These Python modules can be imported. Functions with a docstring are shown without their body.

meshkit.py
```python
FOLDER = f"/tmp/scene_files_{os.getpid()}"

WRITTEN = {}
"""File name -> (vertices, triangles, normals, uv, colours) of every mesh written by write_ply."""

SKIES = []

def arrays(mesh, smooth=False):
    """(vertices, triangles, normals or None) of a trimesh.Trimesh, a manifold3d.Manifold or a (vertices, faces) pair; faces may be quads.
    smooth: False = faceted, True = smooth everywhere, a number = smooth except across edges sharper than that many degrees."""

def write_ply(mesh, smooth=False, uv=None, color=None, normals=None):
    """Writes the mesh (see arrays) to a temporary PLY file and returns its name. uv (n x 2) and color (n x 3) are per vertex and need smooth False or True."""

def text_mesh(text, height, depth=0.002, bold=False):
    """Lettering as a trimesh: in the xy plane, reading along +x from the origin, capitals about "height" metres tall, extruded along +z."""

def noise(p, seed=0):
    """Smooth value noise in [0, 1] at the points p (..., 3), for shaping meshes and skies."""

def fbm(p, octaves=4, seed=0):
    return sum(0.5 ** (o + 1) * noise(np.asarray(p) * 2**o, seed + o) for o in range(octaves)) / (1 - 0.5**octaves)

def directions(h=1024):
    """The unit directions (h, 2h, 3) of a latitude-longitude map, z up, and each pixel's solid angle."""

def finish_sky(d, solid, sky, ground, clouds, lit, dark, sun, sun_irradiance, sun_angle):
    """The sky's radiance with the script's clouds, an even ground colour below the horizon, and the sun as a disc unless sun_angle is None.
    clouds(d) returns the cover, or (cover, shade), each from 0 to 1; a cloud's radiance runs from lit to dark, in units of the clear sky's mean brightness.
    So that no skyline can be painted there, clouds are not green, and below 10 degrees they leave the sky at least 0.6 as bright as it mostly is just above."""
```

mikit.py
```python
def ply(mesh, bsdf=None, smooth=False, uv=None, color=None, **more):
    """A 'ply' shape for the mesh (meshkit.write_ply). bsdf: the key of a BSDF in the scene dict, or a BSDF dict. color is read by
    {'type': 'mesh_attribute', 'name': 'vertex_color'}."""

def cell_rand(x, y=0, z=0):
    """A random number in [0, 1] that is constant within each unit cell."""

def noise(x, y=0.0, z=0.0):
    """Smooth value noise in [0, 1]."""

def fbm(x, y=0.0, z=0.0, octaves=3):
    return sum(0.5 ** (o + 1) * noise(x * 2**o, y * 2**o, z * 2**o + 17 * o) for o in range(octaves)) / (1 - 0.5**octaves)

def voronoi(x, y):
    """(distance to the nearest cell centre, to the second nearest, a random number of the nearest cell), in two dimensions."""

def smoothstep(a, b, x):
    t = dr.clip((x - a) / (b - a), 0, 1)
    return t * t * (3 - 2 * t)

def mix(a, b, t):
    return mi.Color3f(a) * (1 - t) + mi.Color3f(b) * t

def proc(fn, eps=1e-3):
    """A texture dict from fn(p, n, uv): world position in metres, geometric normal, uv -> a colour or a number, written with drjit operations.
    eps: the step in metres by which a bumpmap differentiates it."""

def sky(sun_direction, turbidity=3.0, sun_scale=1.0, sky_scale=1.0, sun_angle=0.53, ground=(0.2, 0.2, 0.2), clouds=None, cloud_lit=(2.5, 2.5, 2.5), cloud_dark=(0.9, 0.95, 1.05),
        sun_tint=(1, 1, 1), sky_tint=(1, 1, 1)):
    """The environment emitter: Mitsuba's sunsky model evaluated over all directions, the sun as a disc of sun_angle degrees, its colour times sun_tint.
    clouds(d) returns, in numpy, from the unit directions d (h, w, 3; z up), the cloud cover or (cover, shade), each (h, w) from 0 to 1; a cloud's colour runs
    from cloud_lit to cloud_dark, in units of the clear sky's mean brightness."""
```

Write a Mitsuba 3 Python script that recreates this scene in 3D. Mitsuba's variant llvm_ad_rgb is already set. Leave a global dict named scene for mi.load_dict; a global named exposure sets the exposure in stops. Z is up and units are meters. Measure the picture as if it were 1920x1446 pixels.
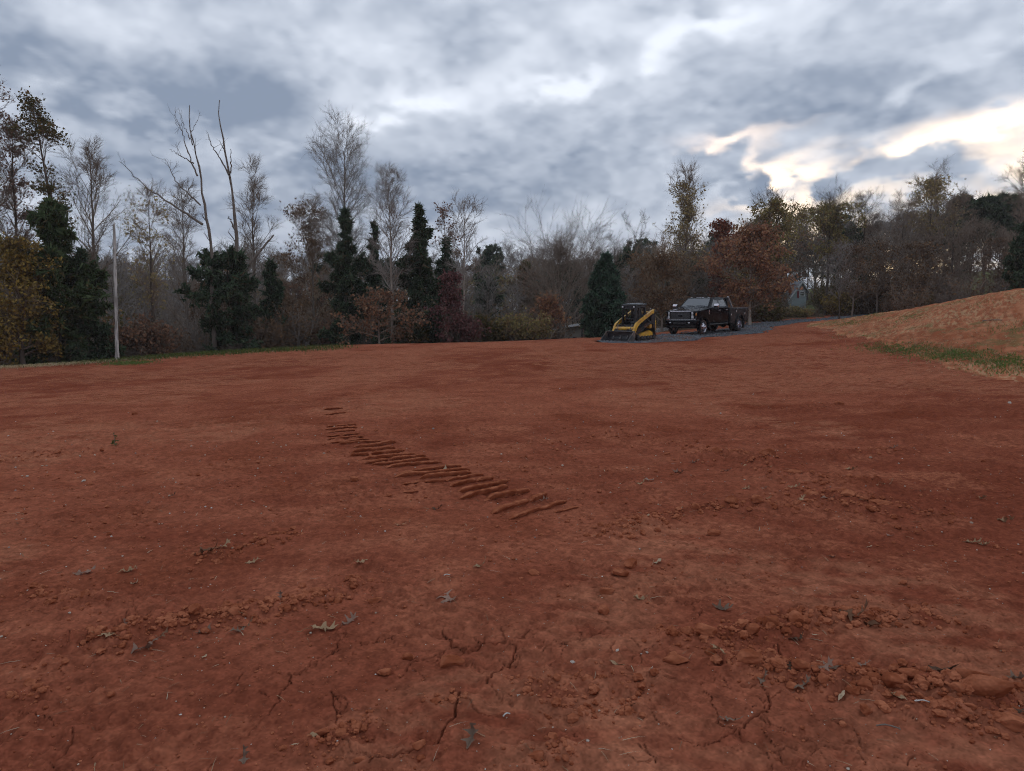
import math
import numpy as np, trimesh, mitsuba as mi, drjit as dr
import manifold3d as m3
import shapely
from shapely.geometry import Polygon
from scipy.interpolate import RBFInterpolator
from scipy.spatial import cKDTree
import mikit, meshkit
from mikit import proc, noise, fbm, voronoi, cell_rand, smoothstep, mix

T = mi.ScalarTransform4f
scene, labels = {}, {}

# ------------------------------------------------------------------ camera, sky, exposure
EYE = np.array([0.0, 0.0, 1.6])
FOCAL, PITCH = 1321.0, math.radians(5.5)            # in pixels of the 1920 x 1446 photograph
FWD = np.array([0, math.cos(PITCH), -math.sin(PITCH)])
UPV = np.array([0, math.sin(PITCH), math.cos(PITCH)])
scene['camera'] = {'type': 'perspective', 'fov': math.degrees(2 * math.atan(960 / FOCAL)), 'fov_axis': 'x', 'near_clip': 0.05, 'far_clip': 6000.0, 'medium': {'type': 'ref', 'id': 'air'},
                   'to_world': T().look_at(origin=EYE.tolist(), target=(EYE + FWD).tolist(), up=[0, 0, 1])}
exposure = 3.25


def ray(px, py):
    d = np.array([(px - 960) / FOCAL, 0, 0]) + UPV * (723 - py) / FOCAL + FWD
    return d


def at(px, py, Y):
    """The point seen at a pixel of the photograph, Y metres ahead."""
    d = ray(px, py)
    return EYE + d * (Y / d[1])


def azel(px, py):
    d = ray(px, py)
    d = d / np.linalg.norm(d)
    return math.degrees(math.atan2(d[0], d[1])), math.degrees(math.asin(d[2]))


def clouds(d):
    """Broken evening overcast: (cover, shade)."""
    az, el = np.degrees(np.arctan2(d[..., 0], d[..., 1])), np.degrees(np.arcsin(np.clip(d[..., 2], -1, 1)))
    w = 1 / (np.maximum(d[..., 2], 0) + 0.34)
    P = np.stack([d[..., 0] * w, d[..., 1] * w, 0.55 * d[..., 2]], -1)
    wx = meshkit.fbm(P * 3.4 + 5.0, 4, 11) - 0.5
    wy = meshkit.fbm(P * 3.4 + 9.0, 4, 12) - 0.5
    Q = P + 0.07 * np.stack([wx, wy, 0 * wx], -1)
    n1 = meshkit.fbm(Q * 2.2, 3, 21)
    n2 = meshkit.fbm(Q * 6.0, 4, 31)
    n3 = meshkit.fbm(Q * 15.0, 4, 41)
    n4 = meshkit.fbm(Q * 42.0, 2, 61)

    def heap(R):
        """Thickness of the heaped cloud: rounded tops, ragged edges."""
        b = 1 - np.abs(2 * meshkit.fbm(R * 4.6 + 3, 5, 51) - 1)
        return 0.55 * b + 0.45 * meshkit.fbm(R * 8.5 + 1.7, 5, 52)

    e2 = np.radians(el + 1.6)
    d2 = np.stack([np.sin(np.radians(az)) * np.cos(e2), np.cos(np.radians(az)) * np.cos(e2), np.sin(e2)], -1)
    w2 = 1 / (np.maximum(d2[..., 2], 0) + 0.34)
    Q2 = np.stack([d2[..., 0] * w2, d2[..., 1] * w2, 0.55 * d2[..., 2]], -1) + 0.07 * np.stack([wx, wy, 0 * wx], -1)
    body, above = heap(Q), heap(Q2)
    under = np.clip((above - body) * 3.2, -0.34, 0.34)                             # undersides are dark, tops light
    A, E = az + 8 * wx + 5 * (n3 - 0.5), el + 4 * wy + 4 * (n3 - 0.5)

    def lump(px, py, rx, ry, rot=0.0, hard=1.0):
        a0, e0 = azel(px, py)
        sa, se = math.degrees(rx / FOCAL), math.degrees(ry / FOCAL)
        u, v = (A - a0), (E - e0)
        c, s = math.cos(math.radians(rot)), math.sin(math.radians(rot))
        u, v = u * c + v * s, -u * s + v * c
        q = (u / sa) ** 2 + (v / se) ** 2
        return np.exp(-q ** hard)

    shade = 0.535 + 0.36 * (n1 - 0.5) + 0.40 * (n2 - 0.5) + 0.35 * (n3 - 0.5) + 0.50 * (body - 0.62) + 0.44 * under + 0.24 * (n4 - 0.5)
    for px, py, rx, ry, rot, a in [(170, 150, 190, 55, -8, .20), (450, 190, 165, 75, -8, .26), (60, 330, 230, 80, 0, .06), (880, 350, 300, 62, -6, .14), (560, 350, 260, 70, 0, .08), (1600, 215, 190, 62, 5, .20), (1750, 130, 260, 70, 0, .10),
                                   (1330, 312, 62, 30, -8, .16), (1395, 350, 44, 18, -10, .22), (1452, 336, 34, 22, -25, .26), (1592, 352, 26, 18, 0, .24), (1690, 310, 110, 34, 5, .16), (1060, 290, 48, 22, 0, .10), (330, 30, 500, 50, 0, -.04)]:
        shade = shade + 1.3 * a * lump(px, py, rx, ry, rot, 1.9)
    shade = shade + 0.14 * (1 - np.cos(np.radians(az - 30))) / 2 * np.clip(1.3 - el / 90, 0, 1)      # the evening sky is brightest towards the low sun
    ragged = np.clip(1.0 + 3.2 * (n3 - 0.47) + 1.8 * (n2 - 0.5), 0, 2.2)
    for px, py, rx, ry, rot, a in [(785, 195, 80, 32, 8, .62), (1050, 160, 90, 22, 0, .50), (1220, 120, 44, 32, 30, .52), (1320, 45, 100, 26, 0, .40), (860, 200, 80, 20, 0, .2), (1715, 140, 70, 20, 6, .34), (630, 200, 70, 60, -50, .16), (900, 440, 260, 34, 0, .14), (690, 130, 60, 28, 0, .18)]:
        shade = shade - a * ragged * lump(px, py, rx, ry, rot)
    gap = np.zeros_like(shade)
    for px, py, rx, ry, rot, a in [(1375, 252, 80, 16, 2, .9), (1415, 285, 60, 18, -30, .6), (1870, 232, 110, 20, 12, 1.1), (1690, 272, 130, 20, 12, .8), (1530, 318, 110, 24, -6, .9), (1480, 300, 70, 14, 20, .6), (1470, 372, 110, 14, 0, .55), (1600, 372, 150, 14, 3, .35), (1985, 290, 90, 40, 0, .8), (1800, 300, 70, 14, 10, .5), (1490, 452, 150, 34, 0, .9), (1690, 470, 170, 34, 0, .8), (1860, 450, 110, 30, 0, .5), (1300, 470, 90, 22, 0, .5)]:
        gap = gap + a * lump(px, py, rx, ry, rot, 1.2)
    for px, py, rx, ry, rot, a in [(1395, 350, 40, 17, -10, 1.2), (1452, 336, 30, 22, -25, 1.3), (1592, 352, 24, 17, 0, 1.2), (1700, 315, 110, 26, 5, .9), (1590, 300, 30, 14, 0, .8), (1330, 312, 55, 24, -8, .6)]:
        gap = gap - a * lump(px, py, rx, ry, rot, 1.6)
    gap = 0.54 * gap * np.clip(0.8 + 2.6 * (n3 - 0.48) + 1.6 * (n2 - 0.5), 0.0, 1.3)
    cover = 1 - np.clip(gap, 0, 0.72)
    return cover, np.clip(shade, 0.0, 1.0)


scene['sky'] = mikit.sky([0.50, 0.86, 0.13], turbidity=4.0, sun_scale=0.0, sun_angle=10.0, clouds=clouds, cloud_lit=(3.15, 3.35, 3.70), cloud_dark=(0.84, 1.05, 1.42),
                         sky_tint=(0.57, 0.61, 0.95), ground=(0.16, 0.08, 0.06))

# evening air: a thin haze that greys the far woods
scene['air'] = {'type': 'homogeneous', 'albedo': {'type': 'rgb', 'value': [.95, .95, .95]}, 'sigma_t': .0004}
scene['haze'] = {'type': 'cube', 'to_world': T().translate([0, 0, 20]).scale([640, 640, 60]), 'bsdf': {'type': 'null'}, 'interior': {'type': 'ref', 'id': 'air'}}
labels['haze'] = {'label': 'thin evening haze over the field and the woods', 'category': 'haze', 'kind': 'stuff'}

# ------------------------------------------------------------------ terrain heights
def sstep(a, b, x):
    t = np.clip((x - a) / (b - a), 0, 1)
    return t * t * (3 - 2 * t)


_ctrl = [(-7, 0, -.02), (0, 0, 0), (7, 0, .04), (-4, 5, 0), (4, 5, .02), (0, 8, 0), (-11, 12, -.2), (9, 12, .12), (0, 15, .02), (-9, 22, -.25), (6, 24, .2), (-22, 18, -.6), (-40, 25, -1.4),
         (14, 7, .3), (18, 8, 1.0), (24, 10, 2.6), (30, 20, 3.0), (40, 40, 3.3), (46, 24, 3.4), (18, 60, 1.5), (31, 76, 2.2), (46, 70, 3.6), (-28, 46, -2.4), (-12, 56, -2.2), (5, 58, -1.0), (0, 52, -.4), (-40, 50, -3.2),
         (-16, 70, -3), (8, 75, -.9), (-50, 70, -4), (0, -20, 0), (-20, -10, -.5), (20, -10, 2.0)]
_pix = [(0, 690, 34), (219, 676, 36), (420, 662, 40), (640, 652, 44), (800, 647, 45), (960, 640, 44), (1100, 634, 42), (1140, 641, 35), (1200, 639, 35.5), (1318, 628.5, 38.7), (1383, 620, 42.9), (1256, 629, 38.2), (1420, 611, 47),
        (1500, 604, 54), (1580, 597, 62), (1680, 590, 74), (1920, 716, 15.5), (1700, 665, 23), (1600, 632, 32), (1540, 614, 41), (1920, 545, 29), (1830, 558, 33), (1750, 572, 36), (1650, 588, 43), (1570, 600, 49), (1400, 606, 52), (1300, 620, 46), (1500, 640, 29)]
_pts = np.array([list(c) for c in _ctrl] + [list(at(*c)) for c in _pix])
_rbf = RBFInterpolator(_pts[:, :2], _pts[:, 2], kernel='thin_plate_spline', smoothing=0.02)


def height(x, y):
    x, y = np.atleast_1d(np.asarray(x, float)), np.atleast_1d(np.asarray(y, float))
    r = np.hypot(x, y - 20)
    s = np.minimum(1, 66 / np.maximum(r, 1e-6))
    near = np.concatenate([_rbf(np.stack([x * s, (y - 20) * s + 20], -1)[i:i + 60000]) for i in range(0, len(x), 60000)])
    far = -2.5 + 20 * np.exp(-((x + 150) / 95) ** 2 - ((y - 290) / 100) ** 2) + 7 * np.exp(-((x - 100) / 50) ** 2 - ((y - 125) / 60) ** 2) + 5 * np.exp(-((x - 50) / 110) ** 2 - ((y - 230) / 90) ** 2) + 3 * (meshkit.noise(np.stack([x / 60, y / 60, 0 * x], -1), 3) - .5)
    far = far + 4.5 * sstep(38, 62, x) * sstep(260, 120, y)
    w = sstep(58, 105, r)
    return near * (1 - w) + far * w


def ground_at(px, py):
    """Where the ray of a pixel meets the ground."""
    d = ray(px, py)
    t = np.concatenate([np.linspace(1.2, 12, 500), np.linspace(12, 90, 900)[1:]])
    p = EYE + d * t[:, None]
    below = p[:, 2] < height(p[:, 0], p[:, 1])
    i = int(np.argmax(below)) if below.any() else len(t) - 1
    return p[i]


# ------------------------------------------------------------------ clay relief: cracks, grouser marks, windrows
CRACKS = [[(830, 1185), (848, 1208), (870, 1212), (887, 1212), (910, 1200), (940, 1198), (975, 1196), (993, 1183)], [(843, 1210), (833, 1220), (803, 1235), (770, 1243), (763, 1260), (750, 1273)],
          [(967, 1210), (963, 1227), (957, 1240), (937, 1257), (913, 1283)], [(605, 1240), (640, 1217), (683, 1210), (727, 1200), (750, 1187)], [(862, 1298), (858, 1327), (853, 1350), (832, 1373), (820, 1398)],
          [(820, 1398), (797, 1403), (767, 1412), (717, 1423), (693, 1440)], [(985, 1192), (1013, 1202), (1040, 1208), (1083, 1203), (1107, 1190), (1140, 1177)], [(1133, 1347), (1173, 1337), (1207, 1323), (1220, 1333), (1233, 1353), (1257, 1363)],
          [(1207, 1397), (1220, 1417), (1230, 1430)], [(1457, 1213), (1460, 1230), (1467, 1242)], [(1437, 1303), (1445, 1323), (1440, 1337), (1413, 1350), (1397, 1360), (1390, 1373), (1363, 1367), (1343, 1360)], [(1303, 1142), (1317, 1130)],
          [(1330, 1107), (1373, 1105), (1397, 1100)], [(433, 1137), (460, 1117), (462, 1108)], [(252, 1123), (248, 1140), (263, 1160)], [(540, 1263), (547, 1283), (523, 1310)], [(620, 1300), (632, 1333), (630, 1357)],
          [(77, 1317), (53, 1347), (10, 1357)], [(67, 1343), (97, 1350), (100, 1367)], [(1420, 1290), (1408, 1296), (1360, 1285)], [(1700, 1440), (1720, 1425)], [(1060, 1328), (1095, 1330)], [(1185, 1240), (1205, 1222), (1225, 1212)], [(690, 1062), (760, 1062), (830, 1080)]]
CRACK_MAIN = {0, 2, 4, 5, 9, 10}
_crng = np.random.default_rng(5)
_cp, _cw = [], []
for ci, c in enumerate(CRACKS):
    w = np.array([ground_at(*q)[:2] for q in c])
    for a, b in zip(w[:-1], w[1:]):
        n = max(3, int(np.linalg.norm(b - a) / 0.02))
        seg = a + (b - a) * np.linspace(0, 1, n)[:, None]
        seg[1:-1] += _crng.normal(0, 0.0045, (n - 2, 2))
        n2 = max(3, int(np.linalg.norm(b - a) / 0.002))
        f = np.linspace(0, n - 1, n2)
        s2 = np.stack([np.interp(f, np.arange(n), seg[:, k]) for k in (0, 1)], -1)
        _cp.append(s2)
        _cw.append(np.full(n2, (1.0 if ci in CRACK_MAIN else 0.6)) * _crng.uniform(.75, 1.15))
_main = np.vstack(_cp)
for q in range(95):                                                     # finer ones that branch off and wander
    w = _main[_crng.integers(len(_main))] if q % 3 else ground_at(_crng.uniform(60, 1860), _crng.uniform(1130, 1430))[:2]
    a, L = _crng.uniform(0, 6.28), _crng.uniform(.12, .55)
    n = int(L / .02)
    a = a + np.cumsum(_crng.normal(0, .34, n))
    w = w + np.cumsum(np.stack([np.cos(a), np.sin(a)], -1) * .02, 0)
    f = np.linspace(0, n - 1, n * 8)
    _cp.append(np.stack([np.interp(f, np.arange(n), w[:, k]) for k in (0, 1)], -1))
    _cw.append(.62 * (1 - .6 * np.linspace(0, 1, n * 8)))
_cp, _cw = np.vstack(_cp), np.concatenate(_cw)
_ctree = cKDTree(_cp)

# the bars that a loader's track pressed up, near to far: left end, right end (pixels), height (m)
_z4 = lambda x, y: (560 + x * .28125, 740 + y * .28125)
BARS = [((1400, 835), (1790, 720), .045), ((1290, 800), (1655, 685), .060), ((1255, 718), (1545, 648), .075), ((1075, 706), (1395, 622), .070), ((1060, 655), (1400, 588), .060), ((1010, 615), (1300, 565), .055), ((860, 590), (1240, 545), .035), ((800, 566), (1170, 532), .060), ((630, 560), (1150, 510), .055),
        ((650, 545), (1090, 482), .055), ((580, 497), (960, 450), .050), ((480, 480), (880, 440), .045), ((430, 467), (850, 415), .050), ((420, 443), (790, 400), .055), ((340, 412), (720, 380), .060), ((355, 388), (650, 360), .060), ((360, 358), (650, 325), .060), ((260, 335), (560, 312), .035),
        ((200, 322), (480, 300), .045), ((190, 302), (440, 285), .045), ((185, 275), (410, 262), .04), ((180, 250), (380, 238), .045), ((175, 230), (400, 215), .05), ((180, 210), (390, 195), .065), ((170, 140), (320, 125), .05), ((170, 105), (300, 95), .05), ((680, 610), (900, 585), .03), ((690, 665), (800, 650), .03), ((1240, 720), (1330, 700), .03), ((1700, 790), (1880, 760), .025)]
_bp, _bq, _bh, _bd, _be = [], [], [], [], []
for k, (a, b, hh) in enumerate(BARS):
    a, b = ground_at(*_z4(*a))[:2], ground_at(*_z4(*b))[:2]
    n = max(8, int(np.linalg.norm(b - a) / .012))
    f = np.linspace(0, 1, n)
    w = a + (b - a) * f[:, None]
    dirn = (b - a) / np.linalg.norm(b - a)
    nrm = np.array([-dirn[1], dirn[0]])
    if nrm[1] < 0:
        nrm = -nrm                                          # away from the camera
    w = w + nrm * (.045 * (meshkit.fbm(np.stack([f * 6, 0 * f + k * 3.7, 0 * f], -1), 3, 15) - .5))[:, None]
    _bp.append(w); _bq.append(np.tile(nrm, (n, 1)))
    _bh.append(.06 * hh * sstep(0, .12, f) * sstep(1, .86, f) * (.35 + 1.1 * meshkit.fbm(np.stack([f * 7, 0 * f + k * 1.3, 0 * f], -1), 2, 16)))
_bp, _bq, _bh = np.vstack(_bp), np.vstack(_bq), np.concatenate(_bh)
_btree = cKDTree(_bp)
# low ridges of pushed-up crumbs: (pixels, half width m, height m)
RIDGES = [([(150, 1205), (230, 1195), (330, 1170), (420, 1160), (520, 1140), (620, 1118)], .10, .030), ([(560, 1420), (640, 1390), (690, 1360)], .06, .018), ([(1250, 1200), (1330, 1208), (1420, 1190), (1500, 1180), (1560, 1168), (1740, 1160)], .085, .026),
          ([(1370, 1258), (1440, 1262), (1510, 1280), (1600, 1290), (1720, 1300), (1840, 1310), (1920, 1320)], .10, .034), ([(1700, 1345), (1800, 1355), (1920, 1375)], .09, .02), ([(1130, 1000), (1230, 970), (1330, 955), (1430, 950), (1530, 950), (1650, 960), (1760, 975)], .14, .024),
          ([(1320, 858), (1400, 858), (1450, 868)], .20, .035), ([(1440, 890), (1540, 905), (1640, 910)], .25, .026), ([(1500, 930), (1600, 940), (1680, 955)], .22, .026), ([(360, 1050), (420, 1040), (560, 1000)], .10, .016), ([(960, 1290), (1060, 1280), (1200, 1290)], .08, .012),
          ([(1180, 1335), (1090, 1330), (1000, 1320)], .06, .012), ([(820, 1312), (860, 1318)], .06, .016), ([(1000, 1425), (1060, 1415)], .07, .02), ([(30, 1310), (100, 1300)], .08, .015), ([(0, 870), (60, 855), (160, 850)], .2, .03), ([(1150, 815), (1260, 830), (1330, 845)], .2, .016),
          ([(1560, 850), (1680, 848)], .15, .02), ([(700, 1100), (640, 1085)], .06, .014), ([(1560, 760), (1500, 770)], .2, .03), ([(60, 1110), (160, 1130)], .08, .014)]
_rp, _rw, _rh, _rid = [], [], [], []
for k, (c, hw, hh) in enumerate(RIDGES):
    w = np.array([ground_at(*q)[:2] for q in c])
    for a, b in zip(w[:-1], w[1:]):
        n = max(3, int(np.linalg.norm(b - a) / 0.015))
        _rp.append(a + (b - a) * np.linspace(0, 1, n)[:, None])
        _rw.append(np.full(n, hw)); _rh.append(np.full(n, hh)); _rid.append(np.full(n, k))
_rp, _rw, _rh, _rid = np.vstack(_rp), np.concatenate(_rw), np.concatenate(_rh), np.concatenate(_rid)
_rtree = cKDTree(_rp)

RUTS = [([(1920, 792), (1720, 728), (1520, 682), (1400, 652)], .035), ([(1920, 850), (1660, 752), (1470, 700), (1340, 655)], .035), ([(820, 706), (1100, 672), (1290, 652)], .03), ([(260, 772), (640, 742), (980, 702), (1180, 668)], .03), ([(0, 842), (380, 796), (760, 756)], .03),
        ([(0, 730), (300, 716), (640, 694), (900, 672)], .03), ([(1000, 820), (1180, 808), (1360, 800), (1560, 806)], .022), ([(960, 850), (1150, 838), (1300, 832)], .02), ([(1100, 740), (1400, 722), (1620, 716)], .03), ([(1230, 780), (1420, 765), (1640, 770)], .022), ([(330, 690), (560, 676), (800, 662)], .03)]
_rup, _ruh = [], []
for c, hh in RUTS:
    w = np.array([ground_at(*q)[:2] for q in c])
    l = np.concatenate([[0], np.cumsum(np.linalg.norm(np.diff(w, axis=0), axis=1))])
    t = np.arange(0, l[-1], .05)
    _rup.append(np.stack([np.interp(t, l, w[:, k]) for k in (0, 1)], -1) + .06 * np.sin(t * 1.3)[:, None]); _ruh.append(np.full(len(t), hh) * sstep(0, 1, t) * sstep(l[-1], l[-1] - 1, t))
_rup, _ruh = np.vstack(_rup), np.concatenate(_ruh)
_rutree = cKDTree(_rup)

# driveway centre line (world) and half width
ROAD = np.array([at(1110, 640, 35.4)[:2], at(1160, 639, 35.6)[:2], at(1235, 633, 37.0)[:2], at(1318, 625, 39.8)[:2], at(1383, 617, 43.5)[:2], at(1440, 608, 48.5)[:2], at(1500, 604, 54)[:2], at(1580, 597, 62)[:2], at(1680, 590, 74)[:2], [52, 84]])
_rl = np.concatenate([[0], np.cumsum(np.linalg.norm(np.diff(ROAD, axis=0), axis=1))])
from scipy.interpolate import PchipInterpolator
_rs = np.linspace(0, _rl[-1], 900)
_rc = np.stack([PchipInterpolator(_rl, ROAD[:, k])(_rs) for k in (0, 1)], -1)
_rdtree = cKDTree(_rc)


def road_half(s):
    return 1.75 + 0.35 * np.sin(s * .7) + .2 * np.sin(s * 1.9) + 0.35 * np.exp(-((s - 4) / 4.0) ** 2) - 1.2 * np.exp(-(s / 1.5) ** 2)


def road_mask(x, y):
    d, i = _rdtree.query(np.stack([x, y], -1), distance_upper_bound=5.0)
    ok = np.isfinite(d)
    i = np.where(ok, i, 0)
    return np.where(ok, sstep(.35, -.35, d - road_half(_rs[i])), 0)


# the bank on the right: toe and crest lines
BANK = Polygon([tuple(at(*q)[:2]) for q in [(1515, 609, 44), (1600, 634, 31), (1700, 667, 23), (1920, 717, 15.5)]] + [(14.5, 9), (20, 4), (40, 4), (44, 20)] + [tuple(at(*q)[:2]) for q in [(1925, 541, 33), (1830, 556, 36), (1750, 570, 39), (1650, 587, 46), (1570, 599, 52)]])
FIELD = Polygon([tuple(at(*q)[:2]) for q in [(-260, 705, 31), (0, 690, 34), (219, 677, 36), (420, 663, 40), (640, 653, 44), (800, 647, 45.5), (960, 640.5, 46), (1060, 636, 47), (1130, 630, 49), (1230, 626, 49), (1330, 618, 50), (1420, 606, 55), (1500, 598, 63), (1590, 594, 72), (1680, 588, 80)]] + [(60, 80), (60, 30), (45, -25), (-45, -25), (-34, 20)])


def detail(x, y):
    """Relief of the worked clay, on top of height()."""
    x, y = np.asarray(x, float), np.asarray(y, float)
    r = np.hypot(x, y)
    z3 = np.zeros_like(x)
    P = np.stack([x, y, z3], -1)
    out = 0.045 * (meshkit.fbm(P / 2.1, 3, 1) - .5)
    u, v = x * .97 + y * .24, -x * .24 + y * .97
    farness = sstep(4.5, 9, r)
    out += (0.014 + .034 * farness) * (meshkit.fbm(np.stack([u / 1.1, v / .16, z3], -1), 3, 2) - .5)
    out += 0.020 * (meshkit.fbm(P / .28, 3, 4) - .5) * (0.4 + 1.2 * meshkit.noise(P / 1.3, 6))
    # wheel ruts and blade edges across the field
    d, i = _rutree.query(P[:, :2], distance_upper_bound=.6)
    ok = np.isfinite(d)
    i = np.where(ok, i, 0)
    q = np.where(ok, d, 9) + .10 * (meshkit.fbm(P / .5, 2, 27) - .5)
    out += _ruh[i] * (-np.exp(-(np.clip(q, 0, 9) / .13) ** 2) + .9 * np.exp(-((np.clip(q, 0, 9) - .26) / .06) ** 2)) * (.4 + 1.2 * meshkit.fbm(P / .8, 2, 28))
    near = r < 16
    if near.any():
        Pn = P[near]
        patch = 0.35 + 1.3 * sstep(.42, .68, meshkit.fbm(Pn / .5, 2, 7))
        fine = 0.032 * (meshkit.fbm(Pn / .055, 3, 8) - .5)
        rid = 1 - np.abs(2 * meshkit.fbm(Pn / .11, 3, 9) - 1)
        out[near] += (fine + .020 * (rid - .7)) * patch + .010 * (meshkit.noise(Pn / .017, 10) - .5)
        # windrows of crumbs
        d, i = _rtree.query(P[near][:, :2], distance_upper_bound=.7)
        ok = np.isfinite(d)
        i = np.where(ok, i, 0)
        q = np.where(ok, d / _rw[i], 9)
        q = q + 1.1 * (meshkit.fbm(Pn / .14, 3, 13) - .5)
        lumps = meshkit.fbm(Pn / .075, 3, 14)
        out[near] += 1.5 * _rh[i] * np.exp(-np.clip(q, 0, 9) ** 2) * np.clip(.15 + 2.6 * (lumps - .22), 0, 1.9)
        # grouser marks: ridges that are steep on the near side
        d, i = _btree.query(P[near][:, :2], distance_upper_bound=.22)
        ok = np.isfinite(d)
        i = np.where(ok, i, 0)
        t = ((P[near][:, :2] - _bp[i]) * _bq[i]).sum(1)
        wdt = np.where(t < 0, .020, .105) * (.8 + .5 * lumps)
        along = np.sqrt(np.maximum(d ** 2 - t ** 2, 0))
        out[near] += np.where(ok, _bh[i] * (np.exp(-(np.abs(t) / wdt) ** 1.5) - 2.4 * np.exp(-((t + .040) / .026) ** 2)) * np.exp(-(along / .03) ** 2) * (.55 + .9 * lumps), 0)
        # cracks
        vn = r[near] < 7
        if vn.any():
            idx = np.where(near)[0][vn]
            d, i = _ctree.query(P[idx][:, :2], distance_upper_bound=.03)
            ok = np.isfinite(d)
            i = np.where(ok, i, 0)
            wd = .0052 * _cw[i]
            out[idx] -= np.where(ok, .030 * _cw[i] * sstep(1, .2, d / wd), 0)
            out[idx] += np.where(ok, .004 * np.exp(-(d / .018) ** 2), 0)
    out *= sstep(75, 45, r)
    return out


def surface(x, y):
    x, y = np.atleast_1d(np.asarray(x, float)), np.atleast_1d(np.asarray(y, float))
    z = height(x, y)
    m = road_mask(x, y)
    dz = detail(x, y)
    # raked slope of the bank: slanting furrows
    b = shapely.contains_xy(BANK, x, y)
    if b.any():
        u, v = x[b] * .55 + y[b] * .83, -x[b] * .83 + y[b] * .55
        zz = 0 * u
        dz[b] += .13 * (meshkit.fbm(np.stack([u / 1.6, v / .26, zz], -1), 3, 23) - .5) + .05 * (meshkit.fbm(np.stack([u / .5, v / .2, zz], -1), 2, 24) - .5)
    return z + dz * (1 - m) - .035 * m
# ------------------------------------------------------------------ materials of the land
def two(b):
    return {'type': 'twosided', 'bsdf': b}


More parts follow.
